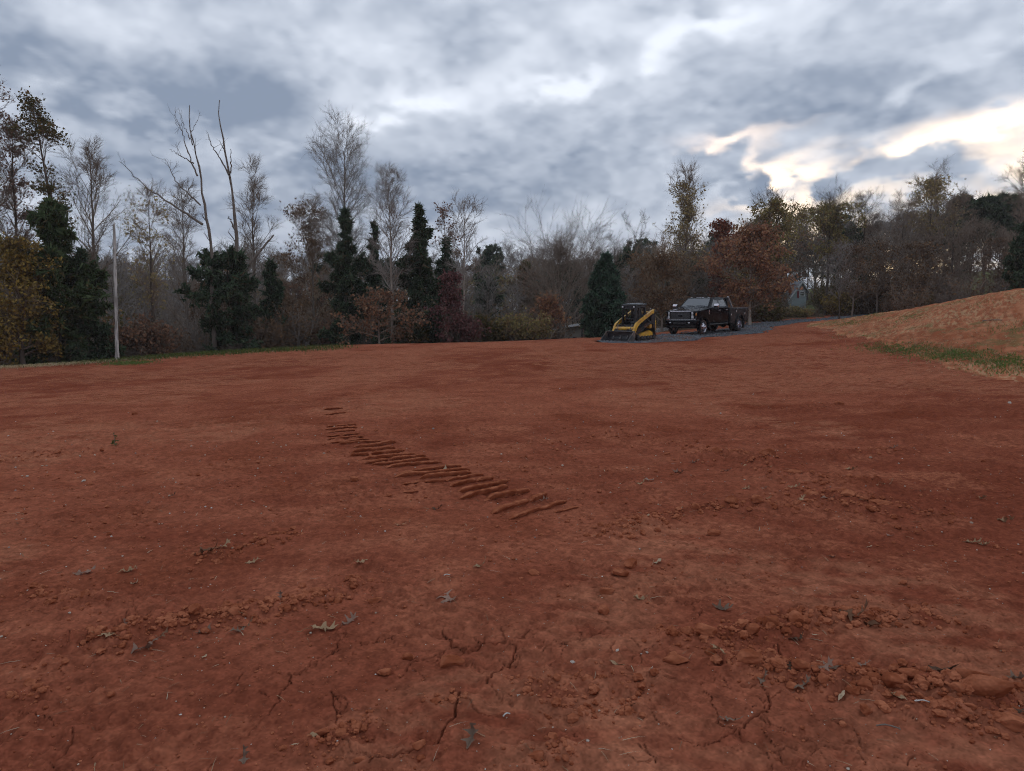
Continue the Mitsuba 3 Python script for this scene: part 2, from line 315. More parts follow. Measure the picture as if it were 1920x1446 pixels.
def clay_colour(p, n, uv):
    big = fbm(p.x * .22, p.y * .22, 3.0, 3)
    streak = fbm((p.x * .97 + p.y * .24) * .7, (p.y * .97 - p.x * .24) * 3.2, 1.0, 3)
    mid = fbm(p.x * 2.3, p.y * 2.3, 7.0, 3)
    fine = fbm(p.x * 26, p.y * 26, 1.0, 3)
    grain = noise(p.x * 210, p.y * 210, p.z * 210)
    c = mix((.218, .058, .031), (.335, .105, .057), smoothstep(.30, .72, .42 * big + .26 * streak + .32 * mid))
    c = mix(c, (.39, .147, .076), .35 * smoothstep(.50, .80, mid) * smoothstep(.30, .75, fine))
    c = mix(c, (.175, .040, .017), .34 * smoothstep(.55, .75, fbm(p.x * .9 + 31, p.y * .9, 2.0, 3)))
    dry = smoothstep(.50, .60, fbm(p.x * .45 + 3, p.y * .30, 5.0, 3) + .16 * smoothstep(7, 15, p.y) - .05)
    c = mix(c, (.42, .165, .09), .50 * dry * smoothstep(.25, .7, fbm(p.x * 5, p.y * 9, 6.0, 3)))
    c = c * (.62 + .76 * fine) * (.78 + .44 * noise(p.x * 95, p.y * 95, p.z * 95))
    c = mix(c, (.50, .30, .20), .6 * smoothstep(.93, .99, grain))
    return c


def clay_bump(p, n, uv):
    return .55 * fbm(p.x * 60, p.y * 60, p.z * 60, 3) + .45 * noise(p.x * 160, p.y * 160, p.z * 160)


scene['mat_clay'] = two({'type': 'bumpmap', 'arbitrary': {**proc(clay_bump, .002), }, 'scale': .012, 'bsdf': {'type': 'diffuse', 'reflectance': proc(clay_colour)}})


def dry_clay_colour(p, n, uv):
    f = fbm(p.x * 18, p.y * 18, p.z * 18, 3)
    return mix((.255, .072, .033), (.42, .145, .074), smoothstep(.25, .75, f)) * (.85 + .3 * noise(p.x * 130, p.y * 130, p.z * 130))


scene['mat_dry_clay'] = two({'type': 'bumpmap', 'arbitrary': proc(lambda p, n, uv: fbm(p.x * 70, p.y * 70, p.z * 70, 3), .002), 'scale': .006, 'bsdf': {'type': 'diffuse', 'reflectance': proc(dry_clay_colour)}})


def bank_colour(p, n, uv):
    u, v = p.x * .55 + p.y * .83, -p.x * .83 + p.y * .55
    f = fbm(u * 1.3, v * 7.0, 2.0, 3)
    g = fbm(p.x * 3.1, p.y * 3.1, 5.0, 3)
    c = mix((.31, .100, .048), (.46, .180, .092), smoothstep(.3, .7, .5 * f + .5 * g))
    straw = smoothstep(.50, .64, fbm(u * 3.2, v * 17, 8.0, 3)) * smoothstep(.35, .6, fbm(p.x * .35, p.y * .35, 4.0, 2))
    c = mix(c, (.52, .36, .20), .5 * straw)
    return mix(c, (.13, .12, .045), .6 * smoothstep(.56, .68, fbm(u * .5, v * 1.1, 14.0, 3)) * smoothstep(.4, .6, g))


scene['mat_bank'] = two({'type': 'diffuse', 'reflectance': proc(bank_colour)})
scene['mat_litter'] = two({'type': 'diffuse', 'reflectance': proc(lambda p, n, uv: mix((.055, .042, .028), (.15, .095, .055), fbm(p.x * 2.1, p.y * 2.1, 1.0, 3)))})
scene['mat_meadow'] = two({'type': 'diffuse', 'reflectance': proc(lambda p, n, uv: mix((.10, .11, .045), (.19, .18, .085), fbm(p.x * .5, p.y * .5, 1.0, 3)))})
scene['mat_gravel_bed'] = two({'type': 'diffuse', 'reflectance': proc(lambda p, n, uv: mix(mix((.075, .078, .084), (.175, .18, .19), fbm(p.x * 9, p.y * 9, 1.0, 3)), (.15, .075, .05), .6 * smoothstep(.55, .7, fbm(p.x * .8, p.y * .8, 4.0, 3))))})
scene['mat_stone'] = two({'type': 'diffuse', 'reflectance': {'type': 'mesh_attribute', 'name': 'vertex_color'}})
# vertex colours give each leaf, blade, twig and pebble its own tone
scene['mat_leaf'] = {'type': 'principledthin', 'base_color': {'type': 'mesh_attribute', 'name': 'vertex_color'}, 'roughness': .7, 'diff_trans': .7, 'spec_trans': 0.0}
scene['mat_tinted'] = two({'type': 'diffuse', 'reflectance': {'type': 'mesh_attribute', 'name': 'vertex_color'}})

# ------------------------------------------------------------------ the ground: one sheet, finer where it is near
_dense = np.radians(np.linspace(-40, 40, 910))
_coarse = np.radians(np.concatenate([np.linspace(-180, -60, 50, endpoint=False), np.linspace(-60, -41.5, 24, endpoint=False)]))
_azs = np.concatenate([_coarse, _dense, -_coarse[::-1][:-1]])
_r = [.35, .7, 1.05, 1.4, 1.7, 1.9]
th = math.radians(38.6)
while _r[-1] < 62:
    r0 = 1.6 / math.tan(th)
    if r0 > _r[-1]:
        step = r0 - _r[-1]
        _r.append(_r[-1] + min(step, .30)) if step > .30 else _r.append(r0)
        if step > .30:
            continue
    th -= math.radians(.064 if r0 < 4.6 else .102)
    th = max(th, math.radians(.2))
_r = np.concatenate([_r, np.geomspace(63.5, 600, 40)])
_R, _A = np.meshgrid(_r, _azs, indexing='ij')
_gx, _gy = (_R * np.sin(_A)).ravel(), (_R * np.cos(_A)).ravel()
_gz = surface(_gx, _gy)
_nr, _na = _R.shape
_i, _j = np.meshgrid(np.arange(_nr - 1), np.arange(_na), indexing='ij')
_a, _b = (_i * _na + _j).ravel(), (_i * _na + (_j + 1) % _na).ravel()
_c, _d = ((_i + 1) * _na + (_j + 1) % _na).ravel(), ((_i + 1) * _na + _j).ravel()
_quads = np.stack([_a, _d, _c, _b], -1)
_V = np.stack([_gx, _gy, _gz], -1)
_cen = _V[_quads].mean(1)
_wob = .9 * (meshkit.fbm(np.stack([_cen[:, 0] / 1.7, _cen[:, 1] / 1.7, 0 * _cen[:, 0]], -1), 3, 51) - .5)
_inbank = shapely.contains_xy(BANK, _cen[:, 0] + _wob, _cen[:, 1] - _wob)
_infield = shapely.contains_xy(FIELD, _cen[:, 0] + _wob, _cen[:, 1] + _wob)
_mead = (_cen[:, 0] > 34) & (_cen[:, 1] > 66 + .2 * (_cen[:, 0] - 34)) & (_cen[:, 0] < 260) & (_cen[:, 1] < 300)
_owner = np.where(_inbank, 1, np.where(_infield, 0, np.where(_mead, 3, 2)))


def sub(mask):
    q = _quads[mask]
    used, inv = np.unique(q, return_inverse=True)
    return _V[used], inv.reshape(-1, 4)


# one fan closes the ground below the camera
for k, (key, m, lab) in enumerate([('field', 'mat_clay', 'bare red clay field, cracked and crumbly, in the foreground'), ('bank', 'mat_bank', 'sloping red clay bank with straw and grass on the right'),
                                   ('forest_floor', 'mat_litter', 'brown leaf litter under the trees'), ('meadow', 'mat_meadow', 'pale green grass slope beyond the bank')]):
    scene[key] = mikit.ply(sub(_owner == k), m, smooth=True)
    labels[key] = {'label': lab, 'kind': 'structure'}

# driveway: a crowned sheet of gravel just above the clay, and the stones that can be made out on it
_n = 460
_s = np.linspace(.3, _rl[-1] - .5, _n)
_ctr = np.stack([np.interp(_s, _rs, _rc[:, k]) for k in (0, 1)], -1)
_tg = np.gradient(_ctr, axis=0)
_tg /= np.linalg.norm(_tg, axis=1, keepdims=True)
_nm = np.stack([-_tg[:, 1], _tg[:, 0]], -1)
_m = 15
_ww = np.linspace(-1, 1, _m)
_wd = road_half(_s)[:, None] * _ww[None] + .22 * (meshkit.noise(np.stack([np.repeat(_s[:, None], _m, 1) * 1.6, np.repeat(np.sign(_ww)[None], _n, 0) * 7, np.zeros((_n, _m))], -1), 61) - .5) * np.abs(_ww)[None]
_px = _ctr[:, None] + _nm[:, None] * _wd[..., None]
_pz = height(_px[..., 0].ravel(), _px[..., 1].ravel()).reshape(_n, _m) + .035 * (1 - np.abs(_ww) ** 3)[None] + .03 * (meshkit.fbm(np.stack([_px[..., 0] * 2.2, _px[..., 1] * 2.2, np.zeros((_n, _m))], -1), 3, 62) - .5) - .012
_rv = np.concatenate([_px, _pz[..., None]], -1).reshape(-1, 3)
_i, _j = np.meshgrid(np.arange(_n - 1), np.arange(_m - 1), indexing='ij')
_rq = np.stack([_i * _m + _j, (_i + 1) * _m + _j, (_i + 1) * _m + _j + 1, _i * _m + _j + 1], -1).reshape(-1, 4)[:, ::-1]
scene['driveway'] = mikit.ply((_rv, _rq), 'mat_gravel_bed', smooth=True)
labels['driveway'] = {'label': 'blue grey gravel driveway curving up behind the bank', 'kind': 'structure'}


def road_z(x, y):
    """Height of the gravel surface near the middle of the driveway."""
    return float(height([x], [y])[0]) + .025


ICO = trimesh.creation.icosphere(subdivisions=0)
OCTA = trimesh.Trimesh(np.array([[1, 0, 0], [-1, 0, 0], [0, 1, 0], [0, -1, 0], [0, 0, 1], [0, 0, -1.0]]), [[0, 2, 4], [2, 1, 4], [1, 3, 4], [3, 0, 4], [2, 0, 5], [1, 2, 5], [3, 1, 5], [0, 3, 5]])
ICO1 = trimesh.creation.icosphere(subdivisions=1)
ICO2 = trimesh.creation.icosphere(subdivisions=2)
ICO3 = trimesh.creation.icosphere(subdivisions=3)


def rot_z(a):
    c, s = np.cos(a), np.sin(a)
    z, o = np.zeros_like(a), np.ones_like(a)
    return np.stack([np.stack([c, -s, z], -1), np.stack([s, c, z], -1), np.stack([z, z, o], -1)], -2)


def rand_rot(n, rng):
    q = rng.normal(size=(n, 4))
    q /= np.linalg.norm(q, axis=1, keepdims=True)
    w, x, y, z = q.T
    return np.stack([np.stack([1 - 2 * (y * y + z * z), 2 * (x * y - w * z), 2 * (x * z + w * y)], -1), np.stack([2 * (x * y + w * z), 1 - 2 * (x * x + z * z), 2 * (y * z - w * x)], -1),
                     np.stack([2 * (x * z - w * y), 2 * (y * z + w * x), 1 - 2 * (x * x + y * y)], -1)], -2)


def scatter(base, pos, size, rng, jag=.25, flat=(1, 1, .7), upright=False, cols=None):
    """Many small lumps in one mesh: (vertices, faces), per-vertex colours."""
    n = len(pos)
    v = np.array(base.vertices)[None] * (1 + jag * rng.uniform(-1, 1, (n, len(base.vertices), 1)))
    R = rot_z(rng.uniform(0, 6.28, n)) if upright else rand_rot(n, rng)
    v = np.einsum('nij,nkj->nki', R, v) * np.asarray(flat) * size[:, None, None]
    v = v + pos[:, None]
    f = (np.array(base.faces)[None] + np.arange(n)[:, None, None] * len(base.vertices)).reshape(-1, 3)
    c = None if cols is None else np.repeat(cols, len(base.vertices), 0)
    return (v.reshape(-1, 3), f), c


rng = np.random.default_rng(71)
_k = 4600
_ss = np.clip(rng.beta(1.1, 1.6, _k), 0, 1) * 42 + .4
_cc = np.stack([np.interp(_ss, _rs, _rc[:, k]) for k in (0, 1)], -1)
_t2 = np.stack([np.interp(_ss, _s, _nm[:, k]) for k in (0, 1)], -1)
_xy = _cc + _t2 * (road_half(_ss) * rng.normal(0, .55, _k).clip(-1.12, 1.12))[:, None]
_g = rng.uniform(.55, 1.35, _k)[:, None]
_cols = np.array([.165, .170, .180]) * _g + rng.normal(0, .008, (_k, 3))
_st, _co = scatter(OCTA, np.concatenate([_xy, (height(_xy[:, 0], _xy[:, 1]) + .022)[:, None]], 1), rng.uniform(.022, .058, _k), rng, .3, cols=_cols.clip(.02, .6))
scene['gravel'] = mikit.ply(_st, 'mat_stone', color=_co)
labels['gravel'] = {'label': 'loose blue grey gravel stones spread on the driveway', 'category': 'gravel', 'kind': 'stuff'}
# ------------------------------------------------------------------ trees
def frame_of(t):
    a = np.cross(t, np.where(np.abs(t[..., 2:]) < .9, [0, 0, 1.0], [1.0, 0, 0]))
    a /= np.linalg.norm(a, axis=-1, keepdims=True) + 1e-12
    return a, np.cross(t, a)


def spikes(P, R):
    """Many three-sided twigs that end in a point, as one mesh. P (n, k, 3), R (n, k)."""
    n, k, _ = P.shape
    v, f = tubes(P[:, :-1], R[:, :-1], 3) if k > 2 else (None, None)
    t = P[:, -1] - P[:, -2]
    t /= np.linalg.norm(t, axis=1, keepdims=True) + 1e-12
    a, b = frame_of(t)
    ang = np.arange(3) * 2 * np.pi / 3
    ring = P[:, -2, None] + R[:, -2, None, None] * (np.cos(ang)[:, None] * a[:, None] + np.sin(ang)[:, None] * b[:, None])
    w = np.concatenate([ring, P[:, -1:]], 1).reshape(-1, 3)
    g = (np.arange(n)[:, None, None] * 4 + np.array([[0, 1, 3], [1, 2, 3], [2, 0, 3]])[None]).reshape(-1, 3)
    return (w, g) if v is None else join((v, f), (w, g))


def tubes(P, R, sides=3):
    """Many tapered tubes as one mesh. P (n, k, 3), R (n, k)."""
    n, k, _ = P.shape
    t = np.gradient(P, axis=1)
    t /= np.linalg.norm(t, axis=2, keepdims=True) + 1e-12
    a, b = frame_of(t)
    ang = np.arange(sides) * 2 * np.pi / sides
    v = P[:, :, None] + R[:, :, None, None] * (np.cos(ang)[:, None] * a[:, :, None] + np.sin(ang)[:, None] * b[:, :, None])
    i, j, m = np.meshgrid(np.arange(k - 1), np.arange(sides), np.arange(n), indexing='ij')
    i, j, m = i.ravel(), j.ravel(), m.ravel()
    o = m * k * sides
    q = np.stack([o + i * sides + j, o + i * sides + (j + 1) % sides, o + (i + 1) * sides + (j + 1) % sides, o + (i + 1) * sides + j], -1)
    return v.reshape(-1, 3), np.vstack([q[:, [0, 1, 2]], q[:, [0, 2, 3]]])


def join(*ms):
    vs, fs, at_ = [], [], 0
    for v, f in ms:
        vs.append(v); fs.append(f + at_); at_ += len(v)
    return np.vstack(vs), np.vstack(fs)


def grow(P, R, n, t0, t1, angle, length, up, wig, k, rng, rscale=.6, tip=.35, spread=None, lv=(.7, 1.25)):
    """n children on each parent curve: their curves and radii."""
    N, kp, _ = P.shape
    t = rng.uniform(t0, t1, (N, n)) if spread is None else (t0 + (t1 - t0) * (np.arange(n)[None] + rng.uniform(.1, .9, (N, n))) / n)
    f = t * (kp - 1)
    i = np.minimum(f.astype(int), kp - 2)
    w = (f - i)[..., None]
    ar = np.arange(N)[:, None]
    org = P[ar, i] * (1 - w) + P[ar, i + 1] * w
    rad = (R[ar, i] * (1 - w[..., 0]) + R[ar, i + 1] * w[..., 0])
    tan = P[ar, i + 1] - P[ar, i]
    tan /= np.linalg.norm(tan, axis=2, keepdims=True) + 1e-12
    a, b = frame_of(tan)
    phi = rng.uniform(0, 2 * np.pi, (N, n, 1)) if spread is None else (np.arange(n)[None, :, None] * 2.4 + rng.uniform(-.5, .5, (N, n, 1)) + rng.uniform(0, 6.28, (N, 1, 1)))
    an = (angle(t) if callable(angle) else angle)
    an = np.radians(an + rng.normal(0, 7, (N, n)))[..., None]
    d = tan * np.cos(an) + (a * np.cos(phi) + b * np.sin(phi)) * np.sin(an)
    L = length(t) if callable(length) else np.full((N, n), length)
    L = L * rng.uniform(*lv, (N, n))
    org, d, L, rad = org.reshape(-1, 3), d.reshape(-1, 3), L.reshape(-1), rad.reshape(-1)
    pts = [org]
    for q in range(1, k):
        d = d + np.array([0, 0, up / k]) + rng.normal(0, wig / math.sqrt(k), d.shape)
        d = d / np.linalg.norm(d, axis=1, keepdims=True)
        pts.append(pts[-1] + d * (L / (k - 1))[:, None])
    C = np.stack(pts, 1)
    r0 = rad * rscale
    return C, r0[:, None] * np.linspace(1, tip, k)[None], t.reshape(-1), L


def trunk_curve(h, lean=(0, 0), wig=.03, k=12, rng=None, r=.16, tip=.12):
    z = np.linspace(0, 1, k)
    off = np.cumsum(rng.normal(0, wig * h / k, (k, 2)), 0)
    off -= off[0]
    P = np.stack([off[:, 0] + lean[0] * z * h, off[:, 1] + lean[1] * z * h, z * h], -1)[None]
    R = (r * (1 - z * (1 - tip)) * (1 + .5 * np.exp(-z * 25)))[None]
    return P, R


def leaves(P, L, n, size, rng, pal, elong=1.6, droop=0.0, spread=.12, two_tri=True):
    """n leaf-sized faces strewn along the curves P; pal: list of (colour, weight)."""
    N, k, _ = P.shape
    i = rng.integers(0, N, n)
    t = rng.uniform(.1, 1, n) * (k - 1)
    j = np.minimum(t.astype(int), k - 2)
    w = (t - j)[:, None]
    c = P[i, j] * (1 - w) + P[i, j + 1] * w + rng.normal(0, spread, (n, 3))
    a = rng.normal(size=(n, 3)); a[:, 2] -= droop
    a /= np.linalg.norm(a, axis=1, keepdims=True)
    b = np.cross(a, rng.normal(size=(n, 3)))
    b /= np.linalg.norm(b, axis=1, keepdims=True)
    s = size * rng.uniform(.6, 1.4, n)[:, None]
    nrm = np.cross(a, b)
    if not two_tri:
        v = np.stack([c - a * s * .3 * elong - b * s * .42, c + a * s * elong, c - a * s * .25 * elong + b * s * .42 + nrm * s * .1], 1)
        f = np.arange(n)[:, None] * 3 + np.arange(3)[None]
        cols = np.array([p[0] for p in pal])[rng.choice(len(pal), n, p=np.array([p[1] for p in pal]) / sum(p[1] for p in pal))] * rng.uniform(.7, 1.25, (n, 1))
        return (v.reshape(-1, 3), f), np.repeat(cols, 3, 0)
    v = np.stack([c, c + a * s * .5 * elong + b * s * .5 + nrm * s * .12, c + a * s * elong, c + a * s * .5 * elong - b * s * .5 + nrm * s * .12], 1)
    f = np.arange(n)[:, None, None] * 4 + np.array([[0, 1, 2], [0, 2, 3]])[None]
    cols = np.array([p[0] for p in pal])[rng.choice(len(pal), n, p=np.array([p[1] for p in pal]) / sum(p[1] for p in pal))] * rng.uniform(.7, 1.25, (n, 1))
    return (v.reshape(-1, 3), f.reshape(-1, 3)), np.repeat(cols, 4, 0)


def bark(colour, seed):
    c = np.array(colour)
    return two({'type': 'diffuse', 'reflectance': proc(lambda p, n, uv, c=c, s=seed: mix(tuple((c * .6).tolist()), tuple((c * 1.35).tolist()), fbm(p.x * 9 + s, p.y * 9, p.z * 2.2, 3)))})


scene['mat_bark_grey'] = bark((.21, .17, .14), 1.0)
scene['mat_bark_dark'] = bark((.11, .085, .068), 4.0)
scene['mat_bark_pale'] = bark((.36, .30, .245), 7.0)
for nm, c in [('twig_brown', (.26, .20, .155)), ('twig_dark', (.19, .15, .12)), ('twig_grey', (.31, .27, .235)), ('twig_tan', (.32, .235, .16))]:
    scene['mat_' + nm] = two({'type': 'diffuse', 'reflectance': {'type': 'rgb', 'value': list(c)}})

PAL = {
    'far_evergreen': [((0.075, 0.094, 0.062), 1)],
    'pinkish': [((0.375, 0.237, 0.188), 2), ((0.275, 0.163, 0.125), 2), ((0.200, 0.125, 0.100), 1)],
    'rust': [((.25, .135, .085), 3), ((.31, .17, .105), 2), ((.18, .10, .065), 2), ((.22, .16, .11), 1)],
    'orange': [((.33, .175, .10), 3), ((.26, .135, .08), 2), ((.20, .11, .07), 2), ((.40, .24, .14), 1), ((.22, .16, .11), 1)],
    'burgundy': [((.185, .085, .082), 3), ((.235, .11, .10), 2), ((.14, .07, .066), 2), ((.20, .14, .11), .6)],
    'redbrown': [((.36, .18, .105), 3), ((.27, .13, .085), 3), ((.44, .25, .13), 2.5), ((.22, .13, .09), 1)],
    'red': [((.30, .105, .070), 3), ((.23, .08, .055), 2), ((.34, .16, .09), 1)],
    'olive': [((.30, .24, .095), 3), ((.37, .285, .12), 2), ((.22, .185, .08), 2), ((.34, .20, .10), 1)],
    'olive_yellow': [((.44, .335, .15), 3), ((.34, .27, .12), 2), ((.48, .34, .19), 1)],
    'yellow_brown': [((0.338, 0.231, 0.062), 3), ((0.225, 0.150, 0.050), 3), ((0.138, 0.100, 0.037), 2), ((0.413, 0.300, 0.088), 1)],
    'brown': [((0.213, 0.125, 0.069), 3), ((0.150, 0.094, 0.056), 3), ((0.275, 0.163, 0.088), 1)],
    'oakgreen': [((0.094, 0.088, 0.031), 3), ((0.138, 0.100, 0.037), 2), ((0.200, 0.125, 0.056), 1.5)],
    'evergreen': [((.085, .120, .055), 3), ((.115, .15, .068), 2), ((.06, .085, .04), 2), ((.16, .13, .06), .7)],
    'cedar': [((.068, .100, .058), 3), ((.095, .128, .072), 2), ((.048, .072, .044), 2), ((.13, .10, .06), .5)],
    'spruce': [((.065, .108, .072), 3), ((.09, .14, .09), 2), ((.048, .078, .055), 2)],
    'pine': [((.075, .098, .06), 3), ((.10, .122, .07), 2), ((.055, .072, .048), 2)],
}


def crown_len(h, w, t0, kind):
    """Length of a first branch by its place t on the trunk, from the crown's half width w."""
    def f(t):
        s = np.clip((t - t0) / (1 - t0), 0, 1)
        if kind == 'cone':
            return w * 1.1 * (1.0 - s ** 2.4) + .03 * w
        if kind == 'vase':
            return np.minimum(h * (.99 - t * .95), w * 2.3)
        if kind == 'round':
            return w * np.sqrt(np.clip(1 - (1.55 * s - .55) ** 2, .05, 1)) * 1.05
        return w * (.75 + .75 * s) * np.clip(1.25 - s, 0, 1) ** .55         # oval
    return f


def deciduous(seed, h, w, form='oval', t0=.25, n1=30, n2=7, n3=6, n4=4, leaf=None, n_leaf=0, leaf_size=.12, r=.15, up=.35, ang=(58, 28), wig=.16, lean=(0, 0), twig_r=.0085, leafy=(0, 1), stems=1, twig2=.5):
    """(trunk, crown, foliage, foliage colours) of one broad-leaved tree of height h and crown half width w."""
    rng = np.random.default_rng(seed)
    if stems == 1:
        P0, R0 = trunk_curve(h * {'open': .8, 'vase': .62}.get(form, .97), lean, .045 if form != 'open' else .12, 12, rng, r)
        tr = tubes(P0, R0, 7)
    else:
        base = np.array([[[0, 0, 0], [0, 0, h * .10]]]) * 1.0
        P0, R0, _, _ = grow(base, np.full((1, 2), r / .8), stems, .3, 1, 27, h * .97, .22, .045, 10, rng, .8, .14, spread=1, lv=(.85, 1.0))
        tr = join(tubes(base, np.full((1, 2), r * 1.5), 7), tubes(P0, R0, 5))
        w = w * (.62 if stems < 9 else .42)
        n1 = max(5, n1 // stems)
    P1, R1, t1, L1 = grow(P0, R0, n1, t0, .985, lambda t: ang[0] + (ang[1] - ang[0]) * t, crown_len(h, w, t0, form), up, wig, 7, rng, .55, .30, spread=1, lv=((.35, 1.35) if leaf else (.6, 1.25)))
    P2, R2, t2, L2 = grow(P1, R1, n2, .18, .98, 37, 1.0, up * .5, wig * .8, 4, rng, .62, .4)
    P2 = P2[:, :1] + (P2 - P2[:, :1]) * (np.repeat(L1, n2) * .55 * (1.15 - .6 * t2))[:, None, None]
    R2 = np.maximum(R2, twig_r * 1.3)
    P3, R3, t3, L3 = grow(P2, R2, n3, .2, 1, 36, 1.0, up * .4, wig * .7, 3, rng, .7, .5)
    P3 = P3[:, :1] + (P3 - P3[:, :1]) * (np.repeat(np.repeat(L1, n2), n3) * twig2 * .42 + .12)[:, None, None]
    R3 = np.clip(R3, twig_r * .9, None)
    R2 = np.maximum(R2, twig_r * 1.2)
    parts = [tubes(P1, R1, 5), tubes(P2, R2, 3), spikes(P3, R3)]
    tips = P3
    if n4:
        P4, R4, _, _ = grow(P3, R3, n4, .25, 1, 34, 1.0, up * .3, wig * .6, 2, rng, .75, .6)
        P4 = P4[:, :1] + (P4 - P4[:, :1]) * rng.uniform(.18, .5, len(P4))[:, None, None] * (h / 12) ** .5
        parts.append(spikes(P4, np.clip(R4, twig_r * .8, twig_r * 1.1)))
        tips = P4
    fol = col = None
    if leaf:
        z = tips[:, 0, 2] / h
        ok = (z >= leafy[0]) & (z <= leafy[1]) & (meshkit.fbm(tips[:, 0] / (.07 * h) + seed, 2, 3) > .40)
        fol, col = leaves(tips[ok], None, n_leaf, leaf_size, rng, PAL[leaf])
    return tr, join(*parts), fol, col


def conifer(seed, h, w, pal, t0=.04, n1=40, n2=16, n_spray=9000, size=.26, ang=(96, 60), r=.13, up=.10, form='cone', gaps=.25, lv=(.45, 1.30)):
    """A cedar or spruce: boughs that stand apart, each a drooping fan of small sprays."""
    rng = np.random.default_rng(seed)
    P0, R0 = trunk_curve(h * .99, (0, 0), .025, 12, rng, r, .06)
    lump = lambda t: 1 + 1.3 * gaps * (meshkit.noise(np.stack([t * 11, t * 0 + seed, t * 0], -1), 1) - .5)
    def f0(t):
        s = np.clip((t - t0) / (1 - t0), 0, 1)
        e = (1 - s) ** .80 if form == 'cone' else np.sqrt(np.clip(1 - (1.5 * s - .5) ** 2, .0, 1))
        return w * 1.18 * e + .02 * w
    P1, R1, t1, L1 = grow(P0, R0, n1, t0, .995, lambda t: ang[0] + (ang[1] - ang[0]) * t, lambda t: f0(t) * lump(t), up, .16, 6, rng, .32, .3, spread=1, lv=lv)
    P2, R2, t2, _ = grow(P1, R1, n2, .15, 1, 44, 1.0, .05, .18, 3, rng, .6, .5)
    P2 = P2[:, :1] + (P2 - P2[:, :1]) * (np.repeat(L1, n2) * .46 * (1.1 - .75 * t2) + .08)[:, None, None]
    keep = rng.random(len(P2)) < np.clip(np.repeat(L1, n2) / (.5 * w), .25, 1)
    P2 = P2[keep]
    wood = join(tubes(P1, np.maximum(R1, .010), 3), spikes(P2, np.full(P2.shape[:2], .006)))
    tone = meshkit.noise(P2[:, 1] * 1.3 + seed, 5)
    fol, col = leaves(P2, None, int(n_spray * 1.5), size * .62, rng, PAL[pal], elong=2.1, spread=.04, two_tri=False, droop=.1)
    # sprays at the very top of the leader
    lead = np.repeat((P0[:, -2:]), 6, 0)
    f2, c2 = leaves(lead, None, 60, size * .6, rng, PAL[pal], elong=1.9, spread=.06, two_tri=False, droop=-.8)
    return tubes(P0, R0, 7), wood, join(fol, f2), np.vstack([col, c2])


def pine(seed, h, w, pal='pine', t0=.55, n1=26, tufts=300):
    rng = np.random.default_rng(seed)
    P0, R0 = trunk_curve(h * .97, (0, 0), .03, 12, rng, .17, .15)
    P1, R1, _, L1 = grow(P0, R0, n1, t0, .99, lambda t: 95 - 45 * t, crown_len(h, w, t0, 'round'), .25, .2, 6, rng, .4, .3, spread=1)
    P2, R2, _, _ = grow(P1, R1, 7, .35, 1, 45, w * .34, .25, .2, 4, rng, .6, .5)
    wood = join(tubes(P1, R1, 4), tubes(P2, np.maximum(R2, .01), 3))
    tip = P2[rng.integers(0, len(P2), tufts)][:, -1] + rng.normal(0, .12, (tufts, 3))
    T2 = np.repeat(tip[:, None], 2, 1) + np.array([0, 0, .05])[None, None] * np.arange(2)[None, :, None]
    fol, col = leaves(T2, None, tufts * 30, .26, rng, PAL[pal], elong=2.4, spread=.13, two_tri=False)
    v, f = fol
    return tubes(P0, R0, 7), wood, (v, f), col


def shrub(seed, h, w, stems=16, leaf=None, n_leaf=0, leaf_size=.11, n2=10, n3=6, ang=34, twig_r=.008, up=.3):
    rng = np.random.default_rng(seed)
    base = np.stack([rng.normal(0, w * .22, (stems, 1)).repeat(2, 1), rng.normal(0, w * .22, (stems, 1)).repeat(2, 1), np.tile([-.1, .15], (stems, 1))], -1)
    P1, R1, _, L1 = grow(base, np.full((stems, 2), .035 * h / 3 + .01), 1, .5, 1, ang, h * .95, up, .28, 7, rng, .8, .3)
    P2, R2, t2, _ = grow(P1, R1, n2, .12, 1, 48, h * .34, .15, .3, 5, rng, .6, .4)
    P3, R3, _, _ = grow(P2, R2, n3, .15, 1, 45, h * .13 + .12, .1, .3, 3, rng, .7, .5)
    s = np.array([w / max(np.abs(P3[..., :2]).max(), .1), 0, 0])[0]
    k = np.array([min(s * 1.25, 1.2), min(s * 1.25, 1.2), h / max(P3[..., 2].max(), .1)])
    P1, P2, P3 = P1 * k, P2 * k, P3 * k
    st = tubes(P1, np.maximum(R1, .012), 4)
    tw = join(tubes(P2[:, [0, 2, 4]], np.maximum(R2, twig_r)[:, [0, 2, 4]], 3), spikes(P3, np.maximum(R3, twig_r * .8)))
    fol = col = None
    if leaf:
        fol, col = leaves(P3, None, n_leaf, leaf_size, rng, PAL[leaf])
    return st, tw, fol, col


COUNT = {}


def numbered(name):
    COUNT[name] = COUNT.get(name, -1) + 1
    return name if COUNT[name] == 0 else f'{name}_{COUNT[name]:03d}'


def plant(name, cat, label, px, Y, parts, mats, rot=0, names=('trunk', 'crown', 'foliage'), sink=.12, group=None, scale=1.0):
    """One tree or bush as a thing with its parts, its foot on the ground Y metres ahead in the direction of a pixel column."""
    key = numbered(name)
    x = (px - 960) / FOCAL * Y
    z = float(height([x], [Y])[0]) - sink
    M = T().translate([float(x), float(Y), z]).rotate([0, 0, 1], rot).scale(scale)
    tr, cr, fol, col = parts
    for nm, m, mt, c in ((names[0], tr, mats[0], None), (names[1], cr, mats[1], None), (names[2], fol, 'mat_leaf', col)):
        if m is not None:
            scene[f'{key}__{nm}'] = mikit.ply(m, mt, smooth=True if (nm == 'trunk') else False, color=c, to_world=M)
    labels[key] = {'label': label, 'category': cat}
    if group:
        labels[key]['group'] = group
    return key


